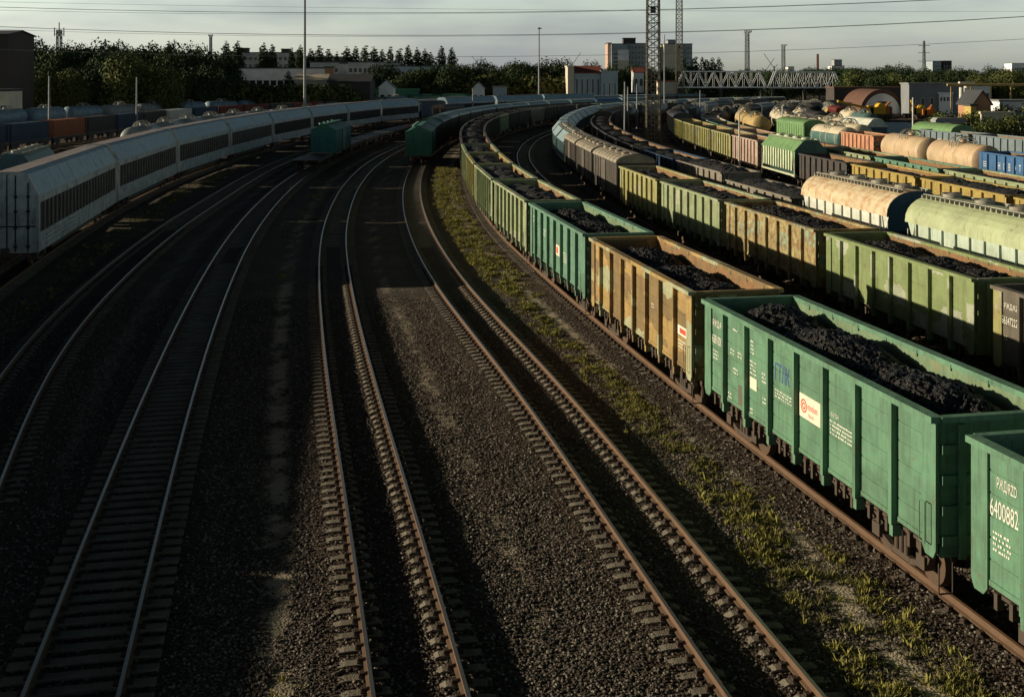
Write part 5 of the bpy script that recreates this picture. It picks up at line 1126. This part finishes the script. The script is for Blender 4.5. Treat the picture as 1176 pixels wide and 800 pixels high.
for i, (px, D, sx, sy, sz, c, lb) in enumerate([(1025, 205, 7, 3, 3.2, 'wall_blue', 'blue grey cabin standing behind the rusty flat wagons'), (1092, 235, 6, 3, 3, 'wall_grey', 'grey machinery shelter in the scrap area'), (1105, 225, 5, 3, 2.4, 'dark_paint', 'dark machine in the scrap area below the depot'), (1075, 240, 6, 2.5, 1.8, 'stone', 'heap of pale rubble below the depot')]):
    mb = MB(); mb.prism([(-sx/2, 0), (sx/2, 0), (sx/2, sz*.85), (sx/2-.4, sz), (-sx/2+.4, sz), (-sx/2, sz*.85)], 0, sy); mb.box(-sx*.3, -sx*.05, -.05, -.01, .1, sz*.6, 0); mb.box(sx*.1, sx*.35, -.05, -.01, sz*.35, sz*.7, 0)
    o = mb.build('yard_cabin', c); o.location = (PX(px, D), D, -.65); tag(o, lb, 'cabin')
o, d = make_car(('h', 'hopper_green', dict(roof='hopper_green')), 160); place(o, TR['13'], 1, 11); o.location = (PX(1092, 150), 153, 0); o.rotation_euler = (0, 0, .1); tag(o, 'green covered wagon with rounded roof in the far right yard', 'wagon')
for i, (px, py, s_) in enumerate([(875, 562, .35), (864, 559, .18), (731, 452, .14), (556, 292, .2), (523, 258, .16), (585, 327, .15), (1172, 560, .1)][:6]):
    D = FP*(HC+.55)/(py-YH); mb = rock_mesh(70+i); mb.v = [(x*s_, y*s_, z*s_*.55) for x, y, z in mb.v]; o = mb.build('pale_stone', 'stone'); o.location = (PX(px, D), D, -.5)
    tag(o, ['flat pale concrete lump in the grass left of the big green wagon', 'smaller stone touching the flat pale concrete lump', 'pale stone in the grass below the teal wagon', 'pale stone in the distant lit grass strip, middle one', 'pale stone in the distant lit grass strip, farthest one', 'pale stone in the lit grass strip, nearest of the distant ones'][i], 'stone')

# ------------------------------------------------------------------ trees
def crown_mesh(kind, seed, mats, n=1500):
    r = np.random.RandomState(seed); mb = MB()
    if kind == 'round': blobs = [(r.uniform(-.5, .5), r.uniform(-.5, .5), r.uniform(.45, 1.45), r.uniform(.3, .55)) for _ in range(13)]+[(0, 0, .9, .7)]
    elif kind == 'poplar': blobs = [(r.uniform(-.04, .04), r.uniform(-.04, .04), .3+i*.15, max(.05, .2*min(1, (1-i/21)/.4)**.7*r.uniform(.8, 1.15))) for i in range(21)]
    elif kind == 'bush': blobs = [(r.uniform(-1, 1), r.uniform(-.4, .4), r.uniform(.15, .45), r.uniform(.25, .45)) for _ in range(14)]
    else: blobs = [(r.uniform(-.35, .35)*(1-i/14), r.uniform(-.35, .35)*(1-i/14), .35+i*.15, .5*(1-i/15)*r.uniform(.8, 1.15)) for i in range(13)]
    wt = np.array([b[3]**2 for b in blobs]); wt /= wt.sum()
    for k in range(n):
        b = blobs[r.choice(len(blobs), p=wt)]; d = r.normal(size=3); d /= np.linalg.norm(d); rad = b[3]*r.uniform(.72, 1.08); c = np.array(b[:3])+d*rad
        if c[2] < .06: continue
        s = r.uniform(.022, .055)*(1 if kind != 'poplar' else .9); u = r.normal(size=3); u /= np.linalg.norm(u); nrm = d+r.normal(size=3)*.45; nrm /= np.linalg.norm(nrm); a = np.cross(nrm, u); a /= np.linalg.norm(a); e = np.cross(nrm, a)
        mb.add([c-a*s, c+e*s*.7, c+a*s, c-e*s*.7], [(0, 1, 2, 3)], 1 if r.rand() < .3 else 0)
    return mb.mesh('crown', mats)
def trunk_mesh(kind):
    mb = MB(); h = {'round': 1.2, 'poplar': 3.0, 'bush': .3, 'cone': 1.8}[kind]; mb.cyl((0, 0, -.05), (0, 0, h), .05, 7, 0, .015)
    if kind != 'bush':
        for a in (0, 2.1, 4.2): mb.cyl((0, 0, h*.3), (.3*math.cos(a)*(.3 if kind == 'poplar' else 1), .3*math.sin(a)*(.3 if kind == 'poplar' else 1), h*.75), .025, 5, 0, .008)
    return mb.mesh('trunk', 'bark')
CR = {(k, c): [crown_mesh(k, 10*i+j+hash_, m, nn) for j in range(3)] for i, (k, c, m, hash_, nn) in enumerate([('round', 'dark', ['leaf_dark', 'leaf_mid'], 1, 5500), ('round', 'mid', ['leaf_mid', 'leaf_dark'], 3, 5500), ('round', 'olive', ['leaf_olive', 'leaf_mid'], 5, 6000), ('poplar', 'dark', ['leaf_dark', 'leaf_mid'], 7, 4000), ('cone', 'dark', ['leaf_dark', 'leaf_mid'], 9, 4000), ('bush', 'olive', ['leaf_olive', 'leaf_mid'], 11, 4000), ('bush', 'rust', ['bush_rust', 'leaf_mid'], 13, 4000)])}
TK = {k: trunk_mesh(k) for k in ('round', 'poplar', 'bush', 'cone')}
HT = {'round': 1.72, 'poplar': 3.4, 'bush': .75, 'cone': 2.2}
def tree(px, D, ztop, kind, c, label, group, wide=1., name=None):
    H = ztop+.7; s = H/HT[kind]; r = empty(name or {'round': 'deciduous_tree', 'poplar': 'poplar_tree', 'bush': 'bush', 'cone': 'conifer_tree'}[kind], (PX(px, D), D, -.7), rnd.uniform(0, 6.28) if kind != 'bush' else rnd.uniform(-.2, .2))
    r.scale = (s*wide, s*wide, s); tag(r, label, 'bush' if kind == 'bush' else 'tree', group)
    o = bpy.data.objects.new('crown', rnd.choice(CR[(kind, c)])); COL.objects.link(o); o.parent = r
    o = bpy.data.objects.new('trunk', TK[kind]); COL.objects.link(o); o.parent = r
G1 = ('dark deciduous tree in the dense wood at the left', 'trees of the dense left wood')
for i in range(44):
    px = 36+i*5.3+rnd.uniform(-3, 3); D = rnd.uniform(325, 385); py = np.interp(px, [40, 120, 200, 265], [50.5, 53, 55, 64])+rnd.uniform(-1, 5)
    tree(px, D, PZ(py, D), 'round', rnd.choice(['dark', 'dark', 'mid']), *G1, wide=rnd.uniform(.55, .85))
for i in range(26): D = rnd.uniform(312, 322); px = 36+i*8.7; tree(px, D, PZ(rnd.uniform(72, 86), D), 'round', 'dark', 'lower dark tree at the front edge of the left wood', 'front trees of the left wood', wide=.9)
for px, py, c, lb in ((48, 83, 'olive', 'small yellow green tree right of the dark tower'), (73, 82, 'olive', 'light green tree right of the left pole'), (96, 92, 'olive', 'small rusty green tree between two light green trees'), (148, 63, 'olive', 'large light green tree in front of the left wood'), (184, 79, 'olive', 'medium light green tree right of the largest one'), (116, 97, 'mid', 'low round tree left of the largest light green tree'), (30, 90, 'dark', 'dark small tree against the brick tower')):
    D = 285; tree(px, D, PZ(py, D), 'round', c, lb, None, wide=.85)
tree(160, 292, PZ(71, 292), 'round', 'olive', 'second crown right behind the large light green tree', None, wide=.9)
for i in range(22): px = 205+i*7; D = 330+rnd.uniform(-6, 6); tree(px, D, PZ(rnd.uniform(98, 101), D), 'bush', rnd.choice(['olive', 'rust', 'olive']), 'olive bush of the long hedge before the white hall', 'bushes of the long hedge', wide=1.0)
tree(331, 380, PZ(83, 380), 'cone', 'dark', 'dark round tree before the white hall', None, wide=1.3); tree(194, 420, PZ(46, 420), 'poplar', 'dark', 'single taller tree rising out of the left wood', None, wide=1.5)
for i, (px, py) in enumerate([(260, 50), (273, 49), (303, 51), (313, 53), (335, 57), (345, 54), (357, 58), (367, 55), (377, 59), (387, 62), (398.5, 56), (409, 55.5), (419.5, 55.5), (429.5, 56.5), (438.5, 59), (448.5, 57), (459, 59), (468.5, 54.5), (479, 56.5), (488, 58), (494, 63), (507.5, 55.5), (518.5, 57.5)]):
    tree(px, 545+rnd.uniform(-10, 10), PZ(py-3.5, 545), 'poplar', 'dark', f'slender dark poplar, {ORD[i]} from the left in the poplar row', 'row of poplars on the horizon', wide=rnd.uniform(1.6, 2.3))
for px, py, D in ((440, 72, 440), (473, 77, 420), (487, 79, 418), (500, 74, 425), (512, 76, 415), (524, 73, 420), (462, 84, 412), (408, 84, 412), (400, 92, 372), (420, 93, 372), (385, 95, 372)): tree(px, D, PZ(py, D), 'round', rnd.choice(['dark', 'mid']), 'dark green tree before the long factory', 'trees before the long factory', wide=.8)
for i in range(34):
    px = 500+i*6.2+rnd.uniform(-2, 2); D = rnd.uniform(450, 520); py = 73.5+rnd.uniform(-3, 4)+(3 if px > 650 else 0); tree(px, D, PZ(py, D), 'round', rnd.choice(['dark', 'mid', 'dark']), 'dark green tree in the far middle tree line', 'far middle tree line', wide=rnd.uniform(.6, .9))
for i in range(16): px = 515+i*9; D = 425; tree(px, D, PZ(rnd.uniform(86, 96), D), 'bush', rnd.choice(['olive', 'rust']), 'low bush before the far middle tree line', 'bushes before the middle tree line', wide=1.2)
for px in (787, 798, 806, 812, 818, 825): D = 520; tree(px, D, PZ(rnd.uniform(66, 70), D), 'cone', 'dark', 'dark pointed tree behind the left end of the truss bridge', 'pointed trees behind the bridge', wide=1.1)
for px in (712, 720, 728, 745, 757, 765, 773): D = 500; tree(px, D, PZ(rnd.uniform(72, 80), D), 'round', rnd.choice(['mid', 'dark']), 'green tree below the ten storey blocks', 'trees below the tall blocks', wide=.7)
for i in range(58):
    px = 826+i*6.4+rnd.uniform(-3, 3); D = rnd.uniform(520, 620); py = np.interp(px, [830, 900, 960, 1035, 1110, 1176], [82, 80, 79, 77.5, 80, 79])+rnd.uniform(-2, 2.5)
    tree(px, D, PZ(py, D), 'round', rnd.choice(['dark', 'mid', 'mid']), 'green tree in the long right tree line', 'long right tree line', wide=rnd.uniform(.6, .95))
for i in range(24): px = 975+i*9.5; D = rnd.uniform(400, 430); tree(px, D, PZ(rnd.uniform(82, 90), D), 'round', rnd.choice(['mid', 'dark', 'olive']), 'nearer tree behind the right depot buildings', 'trees behind the depot', wide=.9)
for px, py, D in ((1150, 132, 222), (1128, 140, 212), (1118, 142, 208), (1172, 118, 262), (1092, 128, 240)): tree(px, D, PZ(py, D), 'bush', 'olive', f'olive bush {"against the cream concrete wall" if px == 1150 else "left of the dark red car" if px == 1128 else "left of the concrete wall" if px == 1118 else "at the right edge by the low white shed" if px == 1172 else "in the scrap area below the depot"}', None, wide=1.)
bpy.context.view_layer.update()
